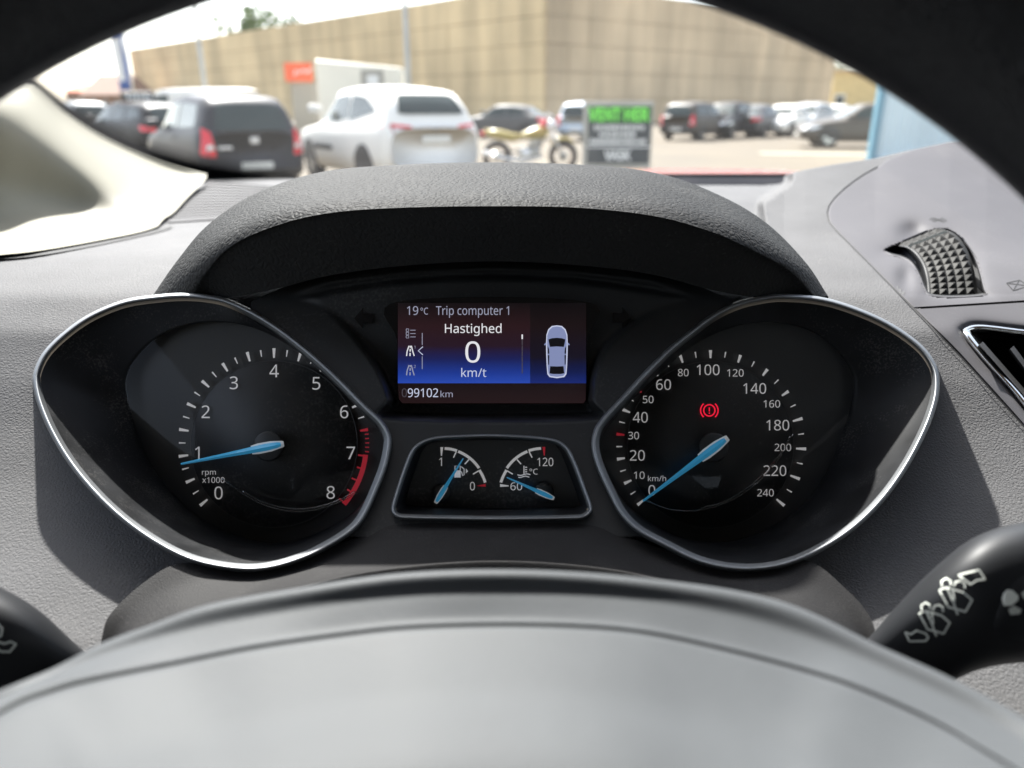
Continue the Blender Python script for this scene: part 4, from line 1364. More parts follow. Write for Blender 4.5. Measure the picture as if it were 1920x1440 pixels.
# ------------------------------------------------------------------ the car park outside
mat('asphalt', (0.105, 0.084, 0.056, 1), rough=0.9, grain=30, gstr=0.3, gdist=.01, mottle=0.22, mscale=0.35)
mat('line_paint', (0.30, 0.27, 0.19, 1), rough=0.7, mottle=0.15, mscale=3)
def concrete(name, c):
    m = mat(name, c, rough=0.9)
    nt = m.node_tree; L = nt.links.new
    b = nt.nodes["Principled BSDF"]
    tc = nt.nodes.new("ShaderNodeTexCoord")
    mp = nt.nodes.new("ShaderNodeMapping")
    mp.inputs["Scale"].default_value = (1.0, 1.0, 0.10)
    L(tc.outputs["Object"], mp.inputs[0])
    n = nt.nodes.new("ShaderNodeTexNoise"); n.inputs["Scale"].default_value = 0.55; n.inputs["Detail"].default_value = 6
    L(mp.outputs[0], n.inputs["Vector"])
    n2 = nt.nodes.new("ShaderNodeTexNoise"); n2.inputs["Scale"].default_value = 0.12; n2.inputs["Detail"].default_value = 4
    L(tc.outputs["Object"], n2.inputs["Vector"])
    a = nt.nodes.new("ShaderNodeMath"); a.operation = 'ADD'
    L(n.outputs["Fac"], a.inputs[0]); L(n2.outputs["Fac"], a.inputs[1])
    r = nt.nodes.new("ShaderNodeMapRange")
    for k, v_ in enumerate((0, .65, 1.35, .62, 1.35)):
        if k: r.inputs[k].default_value = v_
    L(a.outputs[0], r.inputs[0])
    s = nt.nodes.new("ShaderNodeVectorMath"); s.operation = 'SCALE'
    s.inputs[0].default_value = c[:3]
    L(r.outputs[0], s.inputs["Scale"])
    L(s.outputs[0], b.inputs["Base Color"])
concrete('wall_ochre', (0.68, 0.53, 0.31, 1))
concrete('wall_buff', (0.64, 0.495, 0.32, 1))
mat('wall_joint', (0.42, 0.33, 0.20, 1), rough=0.95)
mat('plaster_yellow', (0.80, 0.60, 0.28, 1), rough=0.9, mottle=.1, mscale=1)
mat('brick', (0.30, 0.16, 0.09, 1), rough=0.9, mottle=.2, mscale=2)
mat('roof_red', (0.50, 0.12, 0.05, 1), rough=0.8, mottle=.2, mscale=3)
mat('roof_brown', (0.24, 0.15, 0.11, 1), rough=0.85, mottle=.2, mscale=3)
mat('blue_sheet', (0.66, 0.79, 0.83, 1), rough=0.5, mottle=.06, mscale=1)
mat('blue_edge', (0.14, 0.32, 0.42, 1), rough=0.5)
mat('galvanised', (0.42, 0.41, 0.37, 1), rough=0.5, metal=.4, mottle=.1, mscale=2)
mat('banner_blue', (0.05, 0.12, 0.38, 1), rough=0.7)
mat('white_panel', (0.84, 0.80, 0.68, 1), rough=0.4, coat=.2, mottle=.03, mscale=1)
mat('grey_panel', (0.36, 0.34, 0.29, 1), rough=0.6, mottle=.05, mscale=1)
mat('orange_sign', (0.85, 0.13, 0.04, 1), rough=0.5)
mat('white_print', (0.85, 0.85, 0.82, 1), rough=0.6)
mat('dark_print', (0.05, 0.05, 0.05, 1), rough=0.6)
mat('sign_dark', (0.045, 0.055, 0.06, 1), rough=0.6)
mat('sign_green', (0.02, 0.13, 0.02, 1), rough=0.6)
mat('sign_green_text', (0.22, 0.95, 0.10, 1), rough=0.6)
mat('leaf', (0.075, 0.13, 0.025, 1), rough=0.7, mottle=.4, mscale=.8)
mat('bark', (0.10, 0.075, 0.05, 1), rough=0.9)
mat('tyre', (0.02, 0.02, 0.02, 1), rough=0.85)
mat('alloy', (0.45, 0.45, 0.44, 1), rough=0.35, metal=.8)
mat('car_glass', (0.035, 0.05, 0.048, 1), rough=0.12, spec=.35)
mat('tail_red', (0.75, 0.015, 0.03, 1), rough=0.2, coat=.5)
mat('lamp_clear', (0.80, 0.80, 0.78, 1), rough=0.12, metal=.3, coat=.6)
mat('plate', (0.75, 0.74, 0.68, 1), rough=0.5)
mat('trim_black', (0.025, 0.025, 0.027, 1), rough=0.5)
for nm, c in (('paint_charcoal', (.035, .037, .045, 1)), ('paint_black', (.016, .017, .02, 1)), ('paint_white', (.86, .83, .76, 1)), ('paint_silver', (.45, .46, .46, 1)), ('paint_grey', (.11, .11, .11, 1)),
              ('paint_bronze', (.085, .075, .065, 1)), ('paint_paleblue', (.55, .62, .70, 1)), ('paint_red', (.32, .02, .02, 1))):
    mat(nm, c, rough=.42, coat=0, spec=.16, mottle=.03, mscale=2)

gnd = obj('ground', [(-400, -60, 0), (400, -60, 0), (400, 700, 0), (-400, 700, 0)], [(0, 1, 2, 3)], 'asphalt')
tag(gnd, kind='structure')
def paint_line(x0, y0, x1, y1, w=.14):
    a, b = Vector((x0, y0, .004)), Vector((x1, y1, .004))
    n = (b - a).cross(Vector((0, 0, 1))).normalized() * w / 2
    o = obj('bay_line', [a + n, b + n, b - n, a - n], [(0, 1, 2, 3)], 'line_paint', gnd)
    return o
paint_line(ground_x(1435, 24), 24.0, ground_x(1435, 24) + 9, 22.5, .8)
for k in range(6):
    paint_line(-14 + k * 2.9, 21, -11.6 + k * 2.9, 17.2, .12)

# --- concrete warehouse with a corner towards us
Yc = 63.0
Hc = height_at(-27, Yc)
xc = ground_x(1022, Yc)
def far_pt(px, py):
    Yv = (Hc - CAM[2]) / math.tan(math.atan((720 - py) / F) - PITCH)
    return ground_x(px, Yv, Hc * .4), Yv
xl, yl = far_pt(255, 95)
xr, yr = far_pt(1560, 38)
bld = empty('concrete_building', (xc, Yc, 0))
tag(bld, 'tall windowless ochre concrete building of stained panels with its corner facing us', 'building')
inner_y = max(yl, yr) + 20
obj('wall', [(xc, Yc + .25, 0), (xl, yl + .25, 0), (xl + 40, inner_y, 0), (xr, yr + .25, 0), (xc, Yc + .25, Hc), (xl, yl + .25, Hc), (xl + 40, inner_y, Hc), (xr, yr + .25, Hc)],
    [(0, 4, 5, 1), (1, 5, 6, 2), (2, 6, 7, 3), (3, 7, 4, 0), (4, 7, 6, 5)], 'wall_joint', bld, smooth=False)
def panels(x0, y0, x1, y1, cols, rows, m_):
    a, b = np.array([x0, y0]), np.array([x1, y1])
    L_ = np.linalg.norm(b - a); u = (b - a) / L_
    n = np.array([u[1], -u[0]])
    if n[1] > 0: n = -n
    for i in range(cols):
        for j in range(rows):
            g = .022
            s0, s1 = L_ * i / cols + g, L_ * (i + 1) / cols - g
            h0, h1 = Hc * j / rows + g, Hc * (j + 1) / rows - g
            if j == rows - 1: h1 = Hc + .12
            t = .10 + random.random() * .05
            P = []
            for off in (t, -.3):
                for s_, h_ in ((s0, h0), (s1, h0), (s1, h1), (s0, h1)):
                    q_ = a + u * s_ + n * off
                    P.append((q_[0], q_[1], h_))
            obj('wall_panel', P, [(0, 1, 2, 3), (0, 4, 5, 1), (1, 5, 6, 2), (2, 6, 7, 3), (3, 7, 4, 0)], m_, bld, smooth=False)
panels(xc, Yc, xl, yl, 16, 5, 'wall_ochre')
panels(xc, Yc, xr, yr, 18, 5, 'wall_buff')

# --- smaller buildings
Yb = 150.0
b2 = empty('yellow_building', (ground_x(1620, Yb), Yb, 0))
tag(b2, 'low yellow plastered building with one small window beyond the parked cars', 'building')
hx0, hx1 = ground_x(1556, Yb), ground_x(1760, Yb)
hz = height_at(134, Yb)
box('wall', hx0, hx1, Yb, Yb + 15, 0, hz, 'plaster_yellow', b2, world=True)
box('roof', hx0 - .4, hx1 + .4, Yb - .5, Yb + 15.5, hz, hz + .5, 'wall_buff', b2, world=True)
w0_ = box('window', ground_x(1556 + 6, Yb), ground_x(1582, Yb), Yb - .12, Yb + .2, height_at(200, Yb), height_at(176, Yb), 'white_panel', b2, world=True)
box('pane', ground_x(1565, Yb), ground_x(1579, Yb), Yb - .2, Yb - .1, height_at(197, Yb), height_at(180, Yb), 'car_glass', w0_, world=True)
def gable_house(px0, px1, Yh, eave_py, ridge_py, wallm, roofm, label, depth=9):
    x0, x1 = ground_x(px0, Yh), ground_x(px1, Yh)
    ze, zr = height_at(eave_py, Yh), height_at(ridge_py, Yh)
    e = empty('house', ((x0 + x1) / 2, Yh, 0))
    tag(e, label, 'house', 'houses beyond the car park')
    box('wall', x0, x1, Yh, Yh + depth, 0, ze, wallm, e, world=True)
    w_ = (x1 - x0)
    obj('roof', [(x0 - .4, Yh - .4, ze), (x1 + .4, Yh - .4, ze), (x1 - w_ * .08, Yh + depth / 2, zr), (x0 + w_ * .08, Yh + depth / 2, zr), (x0 - .4, Yh + depth + .4, ze), (x1 + .4, Yh + depth + .4, ze)],
        [(0, 1, 2, 3), (3, 2, 5, 4), (0, 3, 4), (1, 5, 2), (0, 4, 5, 1)], roofm, e, smooth=False)
    for k in range(3):
        xa = x0 + w_ * (.15 + .28 * k)
        wq = box('window', xa, xa + w_ * .13, Yh - .1, Yh + .1, ze * .35, ze * .75, 'white_panel', e, world=True)
        box('pane', xa + .1, xa + w_ * .13 - .1, Yh - .16, Yh - .08, ze * .38, ze * .72, 'car_glass', wq, world=True)
gable_house(160, 240, 110, 178, 138, 'brick', 'roof_brown', 'brick house with a steep brown tiled roof beside the blue banner')
gable_house(128, 168, 125, 172, 156, 'brick', 'roof_red', 'small house with a bright red tiled roof')

# --- tree behind the building
def tree(name, x, y, zt, rad, label, n=2600):
    e = empty(name, (x, y, 0))
    tag(e, label, 'tree')
    V, Fc = tube([(x, y, 0), (x + .2, y, zt * .4), (x - .1, y + .1, zt * .65), (x + .1, y, zt * .9)], [rad * .11, rad * .08, rad * .05, rad * .02], 8)
    obj('trunk', V, Fc, 'bark', e)
    for k in range(5):
        a = k * 1.25
        V, Fc = tube([(x, y, zt * (.45 + .06 * k)), (x + math.cos(a) * rad * .5, y + math.sin(a) * rad * .5, zt * (.6 + .06 * k)), (x + math.cos(a) * rad * .8, y + math.sin(a) * rad * .8, zt * (.7 + .05 * k))], [rad * .04, rad * .03, rad * .01], 6)
        obj('limb', V, Fc, 'bark', e)
    V, Fc = [], []
    cl = [(random.gauss(0, .45) * rad, random.gauss(0, .45) * rad, zt * .76 + random.gauss(0, .13) * zt, rad * random.uniform(.25, .45)) for _ in range(22)]
    for i in range(n):
        c = random.choice(cl)
        p = np.array([x + c[0], y + c[1], c[2]]) + np.random.normal(0, .5, 3) * c[3]
        u = np.random.normal(0, 1, 3); u /= np.linalg.norm(u)
        w_ = np.cross(u, np.random.normal(0, 1, 3)); w_ /= np.linalg.norm(w_) + 1e-6
        s_ = rad * .07 * random.uniform(.6, 1.4)
        o_ = len(V)
        V += [p - u * s_, p + w_ * s_ * .6, p + u * s_, p - w_ * s_ * .6]
        Fc.append((o_, o_ + 1, o_ + 2, o_ + 3))
    tag(obj('crown', V, Fc, 'leaf', e, smooth=False), kind='stuff')
Yt = 170
tree('tree', ground_x(490, Yt), Yt, height_at(22, Yt), 7, 'green leafy tree top rising behind the concrete building')
Yt = 190
tree('tree', ground_x(1563, Yt), Yt, height_at(103, Yt), 2.2, 'dark tree just past the right end of the concrete building', 1200)

# --- lamp posts, banner, signs
def lamp_post(px, Yp, top_py, label, base_r=.11):
    x = ground_x(px, Yp, 4)
    h = min(height_at(top_py, Yp), 11.0)
    e = empty('lamp_post', (x, Yp, 0))
    tag(e, label, 'lamp post', 'car park lamp posts')
    V, Fc = tube([(x, Yp, 0), (x, Yp, h * .3), (x, Yp, h)], [base_r, base_r * .85, base_r * .55], 12)
    obj('pole', V, Fc, 'galvanised', e)
    V, Fc = tube([(x, Yp, h), (x - .5, Yp, h + .12), (x - 1.1, Yp, h + .15)], [.05, .045, .04], 8)
    obj('arm', V, Fc, 'galvanised', e)
    box('lamp_head', x - 1.6, x - 1.0, Yp - .14, Yp + .14, h + .10, h + .2, 'grey_panel', e, world=True)
    V, Fc = tube([(x, Yp, 0), (x, Yp, .5)], [base_r * 1.5, base_r * 1.5], 12)
    obj('base', V, Fc, 'galvanised', e)
lamp_post(761, 30, -120, 'grey lamp post standing behind the white SUV', .13)
lamp_post(372, 34, -60, 'grey lamp post behind the dark hatchback', .13)
Yf = 55.0
fx = ground_x(232, Yf, 4)
fl = empty('banner_pole', (fx, Yf, 0)); tag(fl, 'white pole flying a tall narrow blue banner', 'banner')
V, Fc = tube([(fx + .35, Yf, 0), (fx + .35, Yf, 7.2)], .07, 8); obj('pole', V, Fc, 'white_panel', fl)
V, Fc = [], []
for j in range(12):
    for i in range(5):
        V.append((fx - .55 + i * .2, Yf + .06 * math.sin(i * 1.3 + j * .7), 2.4 + j * .4))
ban = obj('banner', V, grid_faces(12, 5), 'banner_blue', fl)
ban.modifiers.new('thick', 'SOLIDIFY').thickness = .01
box('banner_lettering', fx - .45, fx + .0, Yf - .09, Yf - .075, 3.0, 5.8, 'white_print', fl, world=True)

def upright_text(name, s, px, py, h, Yp, material, parent, width=None, bold=0.0):
    return text_px(name, s, px, py, h, 1, material, parent, width=width, bold=bold, mapper=lambda x, y: (ground_x(x, Yp, height_at(y, Yp)), Yp, height_at(y, Yp)))

# orange roadside sign on its grey cabinet
Yo = 36.0
og = empty('orange_sign', (ground_x(566, Yo), Yo, 0)); tag(og, 'orange rectangular sign with white lettering on a grey box', 'sign')
box('sign_panel', ground_x(541, Yo), ground_x(591, Yo), Yo - .08, Yo + .08, height_at(153, Yo), height_at(118, Yo), 'orange_sign', og, world=True)
box('post', ground_x(548, Yo), ground_x(590, Yo), Yo + .1, Yo + .7, 0, height_at(156, Yo), 'grey_panel', og, world=True)
V, Fc = ribbon(np.array([(553, 141), (556, 132), (562, 137), (569, 131), (576, 136), (585, 129)]), 3.0, 1)
obj('lettering', [(ground_x(x, Yo, 2.8), Yo - .1, height_at(y, Yo)) for x, y, _ in V], Fc, 'white_print', og, smooth=False)

# --- sandwich board
Ys = 13.0
sg = empty('sandwich_board', (ground_x(1157, Ys), Ys, 0)); tag(sg, 'free standing grey framed sign reading VENT HER in green above white text', 'sign')
sx0, sx1 = ground_x(1093, Ys, .9), ground_x(1223, Ys, .9)
sz0, sz1 = height_at(321, Ys), height_at(190, Ys)
box('frame', sx0, sx1, Ys, Ys + .05, sz0, sz1, 'galvanised', sg, world=True, bevel=.008)
for xx0 in (sx0 + .02, sx1 - .07):
    box('leg', xx0, xx0 + .05, Ys + .005, Ys + .045, 0, sz0 + .01, 'galvanised', sg, world=True)
    box('foot', xx0 - .02, xx0 + .07, Ys - .28, Ys + .33, 0, .04, 'galvanised', sg, world=True)
fx0, fx1 = ground_x(1102, Ys, .9), ground_x(1219, Ys, .9)
pn = box('poster', fx0, fx1, Ys - .012, Ys + .01, height_at(307, Ys), height_at(199, Ys), 'sign_dark', sg, world=True)
box('green_band', fx0 + .002, fx1 - .002, Ys - .016, Ys - .01, height_at(229, Ys), height_at(199.5, Ys), 'sign_green', pn, world=True)
upright_text('sign_text', 'VENT HER', 1160, 214.5, 23, Ys - .02, 'sign_green_text', pn, width=114, bold=.035)
# small print too blurred to read: rows of short white bars
for yy, xa, xb in ((239, 1114, 1208), (252, 1124, 1196), (265, 1106, 1214)):
    x = xa
    while x < xb - 4:
        w_ = random.uniform(2.5, 5.5)
        box('small_print', ground_x(x, Ys, .9), ground_x(min(x + w_, xb), Ys, .9), Ys - .018, Ys - .0125, height_at(yy + 4.5, Ys), height_at(yy - 4.5, Ys), 'white_print', pn, world=True)
        x += w_ + random.uniform(1.2, 3)
box('band_gap', fx0 + .002, fx1 - .002, Ys - .0165, Ys - .0125, height_at(276.5, Ys), height_at(273.5, Ys), 'white_print', pn, world=True)
upright_text('sign_text', 'VASK', 1158, 291, 17, Ys - .02, 'white_print', pn, width=50, bold=.04)

# --- corrugated pale blue container on the right
Yk = 19.5
kx0 = ground_x(1651, Yk)
kt = empty('container', (kx0 + 3, Yk, 0)); tag(kt, 'pale blue corrugated metal container beside the dark estate car', 'container')
V, Fc = [], []
nk = 90
for i in range(nk):
    x = kx0 + i * .075
    ph = (i % 4)
    yo = Yk + (.05 if ph in (1, 2) else 0) + i * .02
    V += [(x, yo, .12), (x, yo, 2.55)]
for i in range(nk - 1):
    Fc.append((2 * i, 2 * i + 2, 2 * i + 3, 2 * i + 1))
obj('side_wall', V, Fc, 'blue_sheet', kt, smooth=False)
xe = kx0 + (nk - 1) * .075
box('corner_post', kx0 - .10, kx0 + .06, Yk - .06, Yk + .12, 0, 2.62, 'blue_edge', kt, world=True)
obj('body', [(kx0, Yk + .12, .1), (xe, Yk + 1.95, .1), (xe + 1.2, Yk + 4.2, .1), (kx0 + 1.35, Yk + 2.6, .1), (kx0, Yk + .12, 2.58), (xe, Yk + 1.95, 2.58), (xe + 1.2, Yk + 4.2, 2.58), (kx0 + 1.35, Yk + 2.6, 2.58)],
    [(0, 1, 5, 4), (1, 2, 6, 5), (2, 3, 7, 6), (3, 0, 4, 7), (4, 5, 6, 7)], 'blue_sheet', kt, smooth=False)
V, Fc = tube([(kx0, Yk, .08), (xe, Yk + 1.8, .08)], .08, 6); obj('bottom_rail', V, Fc, 'blue_edge', kt)
V, Fc = tube([(kx0, Yk, 2.6), (xe, Yk + 1.8, 2.6)], .08, 6); obj('top_rail', V, Fc, 'blue_edge', kt)

# ------------------------------------------------------------------ cars
def car_mesh(L, Wd, H, prof):
    """prof: list of (y, z_bottom, z_shoulder, z_top, half width low, half width top); returns verts, faces (front is +y)"""
    P = np.array(prof, float)
    ys = np.linspace(P[0, 0], P[-1, 0], 64)
    Q = np.stack([np.interp(ys, P[:, 0], P[:, j]) for j in range(1, 6)], 1)
    k = np.array([.25, .5, .25])
    for _ in range(2):
        Qp = np.pad(Q, ((1, 1), (0, 0)), mode='edge')
        Q = Qp[:-2] * .25 + Qp[1:-1] * .5 + Qp[2:] * .25
    V = []
    for y, (zb, zs_, zt_, wl, wt) in zip(ys, Q):
        sec = [(0, zb), (wl * .86, zb), (wl * .97, zb + .06), (wl, zb + (zs_ - zb) * .42), (wl * .985, zb + (zs_ - zb) * .75), (wl * .95, zs_ - .02), (wl * .93, zs_ + .01)]
        for t in (.3, .6, .85):
            sec.append((wl * .92 + (wt - wl * .92) * t, zs_ + .01 + (zt_ - zs_ - .05) * t))
        sec += [(wt * .95, zt_ - .03), (wt * .8, zt_ - .004), (wt * .4, zt_ + .012), (0, zt_ + .015)]
        V += [(x, y, z) for x, z in sec] + [(-x, y, z) for x, z in reversed(sec[1:-1])]
    n = 26
    V = V
    f = grid_faces(64, n, True)
    f.append(tuple(range(n)))
    f.append(tuple(range(63 * n, 64 * n))[::-1])
    return V, f

SPECS = {
    'hatch': dict(L=4.02, W=1.74, H=1.53, prof=[(-2.01, .42, .80, .86, .70, .62), (-1.97, .30, .92, 1.02, .82, .66), (-1.86, .25, .96, 1.36, .86, .62), (-1.6, .24, .98, 1.50, .87, .62), (-.6, .22, .96, 1.54, .87, .63), (.15, .22, .93, 1.50, .87, .62), (.85, .22, .92, 1.02, .87, .66), (1.2, .24, .88, .93, .86, .66), (1.75, .25, .78, .82, .82, .60), (1.97, .30, .62, .66, .72, .55), (2.01, .40, .55, .58, .62, .5)]),
    'suv': dict(L=4.55, W=1.84, H=1.68, prof=[(-2.27, .50, .86, .92, .74, .66), (-2.22, .38, 1.02, 1.12, .86, .70), (-2.05, .30, 1.06, 1.42, .91, .66), (-1.75, .28, 1.07, 1.60, .92, .66), (-.7, .26, 1.04, 1.68, .92, .68), (.2, .26, 1.00, 1.64, .92, .66), (.95, .26, 1.00, 1.13, .92, .70), (1.4, .28, .98, 1.04, .91, .70), (1.95, .30, .90, .95, .88, .66), (2.22, .36, .76, .80, .78, .6), (2.27, .46, .66, .70, .68, .55)]),
    'estate': dict(L=4.6, W=1.80, H=1.47, prof=[(-2.30, .42, .80, .86, .72, .64), (-2.25, .30, .92, 1.02, .84, .66), (-2.05, .24, .95, 1.34, .88, .60), (-1.7, .22, .95, 1.43, .89, .60), (-.5, .20, .92, 1.47, .90, .61), (.3, .20, .89, 1.43, .90, .60), (1.05, .20, .88, .98, .90, .66), (1.5, .22, .84, .90, .88, .66), (2.0, .24, .74, .78, .84, .6), (2.26, .30, .60, .64, .74, .55), (2.30, .40, .52, .56, .64, .5)]),
    'sedan': dict(L=4.6, W=1.80, H=1.44, prof=[(-2.30, .42, .78, .84, .72, .64), (-2.25, .30, .94, 1.00, .84, .66), (-1.85, .24, .97, 1.04, .88, .64), (-1.2, .22, .95, 1.36, .89, .58), (-.5, .20, .92, 1.44, .90, .59), (.2, .20, .89, 1.41, .90, .59), (1.0, .20, .88, .97, .90, .66), (1.5, .22, .84, .90, .88, .66), (2.0, .24, .74, .78, .84, .6), (2.26, .30, .60, .64, .74, .55), (2.30, .40, .52, .56, .64, .5)]),
    'van': dict(L=5.2, W=1.95, H=2.0, prof=[(-2.6, .42, .95, 1.88, .86, .80), (-2.56, .30, 1.05, 1.98, .96, .84), (-1.0, .26, 1.10, 2.0, .97, .84), (.7, .26, 1.10, 1.97, .97, .82), (1.3, .26, 1.08, 1.62, .97, .78), (1.9, .28, 1.02, 1.12, .95, .74), (2.4, .32, .88, .93, .86, .68), (2.6, .42, .70, .74, .72, .6)]),
}
WIN = {   # side window outlines (y,z), front wheel y, rear wheel y, wheel radius
    'hatch': dict(side=[[(-1.62, 1.05), (-1.50, 1.38), (-.62, 1.42), (-.62, 1.02)], [(-.54, 1.02), (-.54, 1.42), (.12, 1.39), (.68, 1.02)]], wh=(-1.22, 1.25, .31)),
    'suv': dict(side=[[(-1.72, 1.28), (-1.20, 1.50), (-.62, 1.55), (-.62, 1.12)], [(-.54, 1.12), (-.54, 1.55), (.14, 1.52), (.80, 1.10)]], wh=(-1.38, 1.36, .36)),
    'estate': dict(side=[[(-1.95, 1.08), (-1.70, 1.30), (-1.1, 1.34), (-1.1, 1.02)], [(-1.03, 1.02), (-1.03, 1.34), (-.32, 1.36), (-.32, .98)], [(-.25, .98), (-.25, 1.36), (.30, 1.32), (.88, .97)]], wh=(-1.4, 1.40, .33)),
    'sedan': dict(side=[[(-1.30, 1.05), (-1.02, 1.27), (-.42, 1.33), (-.42, .98)], [(-.35, .98), (-.35, 1.33), (.20, 1.29), (.82, .97)]], wh=(-1.4, 1.40, .33)),
    'van': dict(side=[[(.25, 1.25), (.25, 1.78), (1.05, 1.74), (1.35, 1.25)]], wh=(-1.6, 1.65, .34)),
}

def patch(bvh, origin_fn, dirv, poly2, lift, n=10):
    """project a filled 2d outline onto the body along dirv"""
    P = np.array(poly2, float)
    bm = bmesh.new()
    vs = [bm.verts.new((p[0], p[1], 0)) for p in cr_poly(P)]
    bm.faces.new(vs)
    bmesh.ops.triangulate(bm, faces=bm.faces)
    bmesh.ops.subdivide_edges(bm, edges=bm.edges, cuts=2, use_grid_fill=True)
    V = []
    for v_ in bm.verts:
        o = Vector(origin_fn(v_.co.x, v_.co.y))
        h = bvh.ray_cast(o, Vector(dirv))
        if h[0] is None:
            h = bvh.find_nearest(o)
        V.append(h[0] - Vector(dirv) * lift)
    f = [[v_.index for v_ in fc.verts] for fc in bm.faces]
    bm.verts.index_update()
    f = [[v_.index for v_ in fc.verts] for fc in bm.faces]
    bm.free()
    return V, f

def cr_poly(P):
    """slightly rounded corners"""
    out = []
    n = len(P)
    for i in range(n):
        a, b, c = P[i - 1], P[i], P[(i + 1) % n]
        out += [b + (a - b) * .12, b + (a - b) * .03 + (c - b) * .03, b + (c - b) * .12]
    return out

def wheel_parts(r, w):
    V, Fc = [], []
    prof = [(r * .60, -w / 2), (r * .9, -w / 2), (r, -w / 2 + .03), (r, w / 2 - .03), (r * .9, w / 2), (r * .60, w / 2)]
    n = 28
    for k in range(n):
        a = 2 * math.pi * k / n
        for (q, x) in prof:
            V.append((x, q * math.cos(a), q * math.sin(a)))
    m = len(prof)
    for k in range(n):
        for j in range(m - 1):
            Fc.append((k * m + j, k * m + j + 1, ((k + 1) % n) * m + j + 1, ((k + 1) % n) * m + j))
    tv = (V, Fc)
    V, Fc = [], []
    def ring(r0, r1, x):
        o = len(V)
        for k in range(n):
            a = 2 * math.pi * k / n
            V.extend([(x, r0 * math.cos(a), r0 * math.sin(a)), (x, r1 * math.cos(a), r1 * math.sin(a))])
        for k in range(n):
            q = (k + 1) % n
            Fc.append((o + 2 * k, o + 2 * k + 1, o + 2 * q + 1, o + 2 * q))
    for sx in (-1, 1):
        ring(r * .54, r * .63, sx * w * .48)
        ring(.001, r * .16, sx * w * .44)
        for k in range(5):
            a = 2 * math.pi * k / 5
            o = len(V)
            for rr, hw in ((r * .10, .045), (r * .58, .035)):
                for s_ in (-1, 1):
                    V.append((sx * w * .45, rr * math.cos(a) - s_ * hw * math.sin(a), rr * math.sin(a) + s_ * hw * math.cos(a)))
            Fc.append((o, o + 1, o + 3, o + 2))
    return tv, (V, Fc)

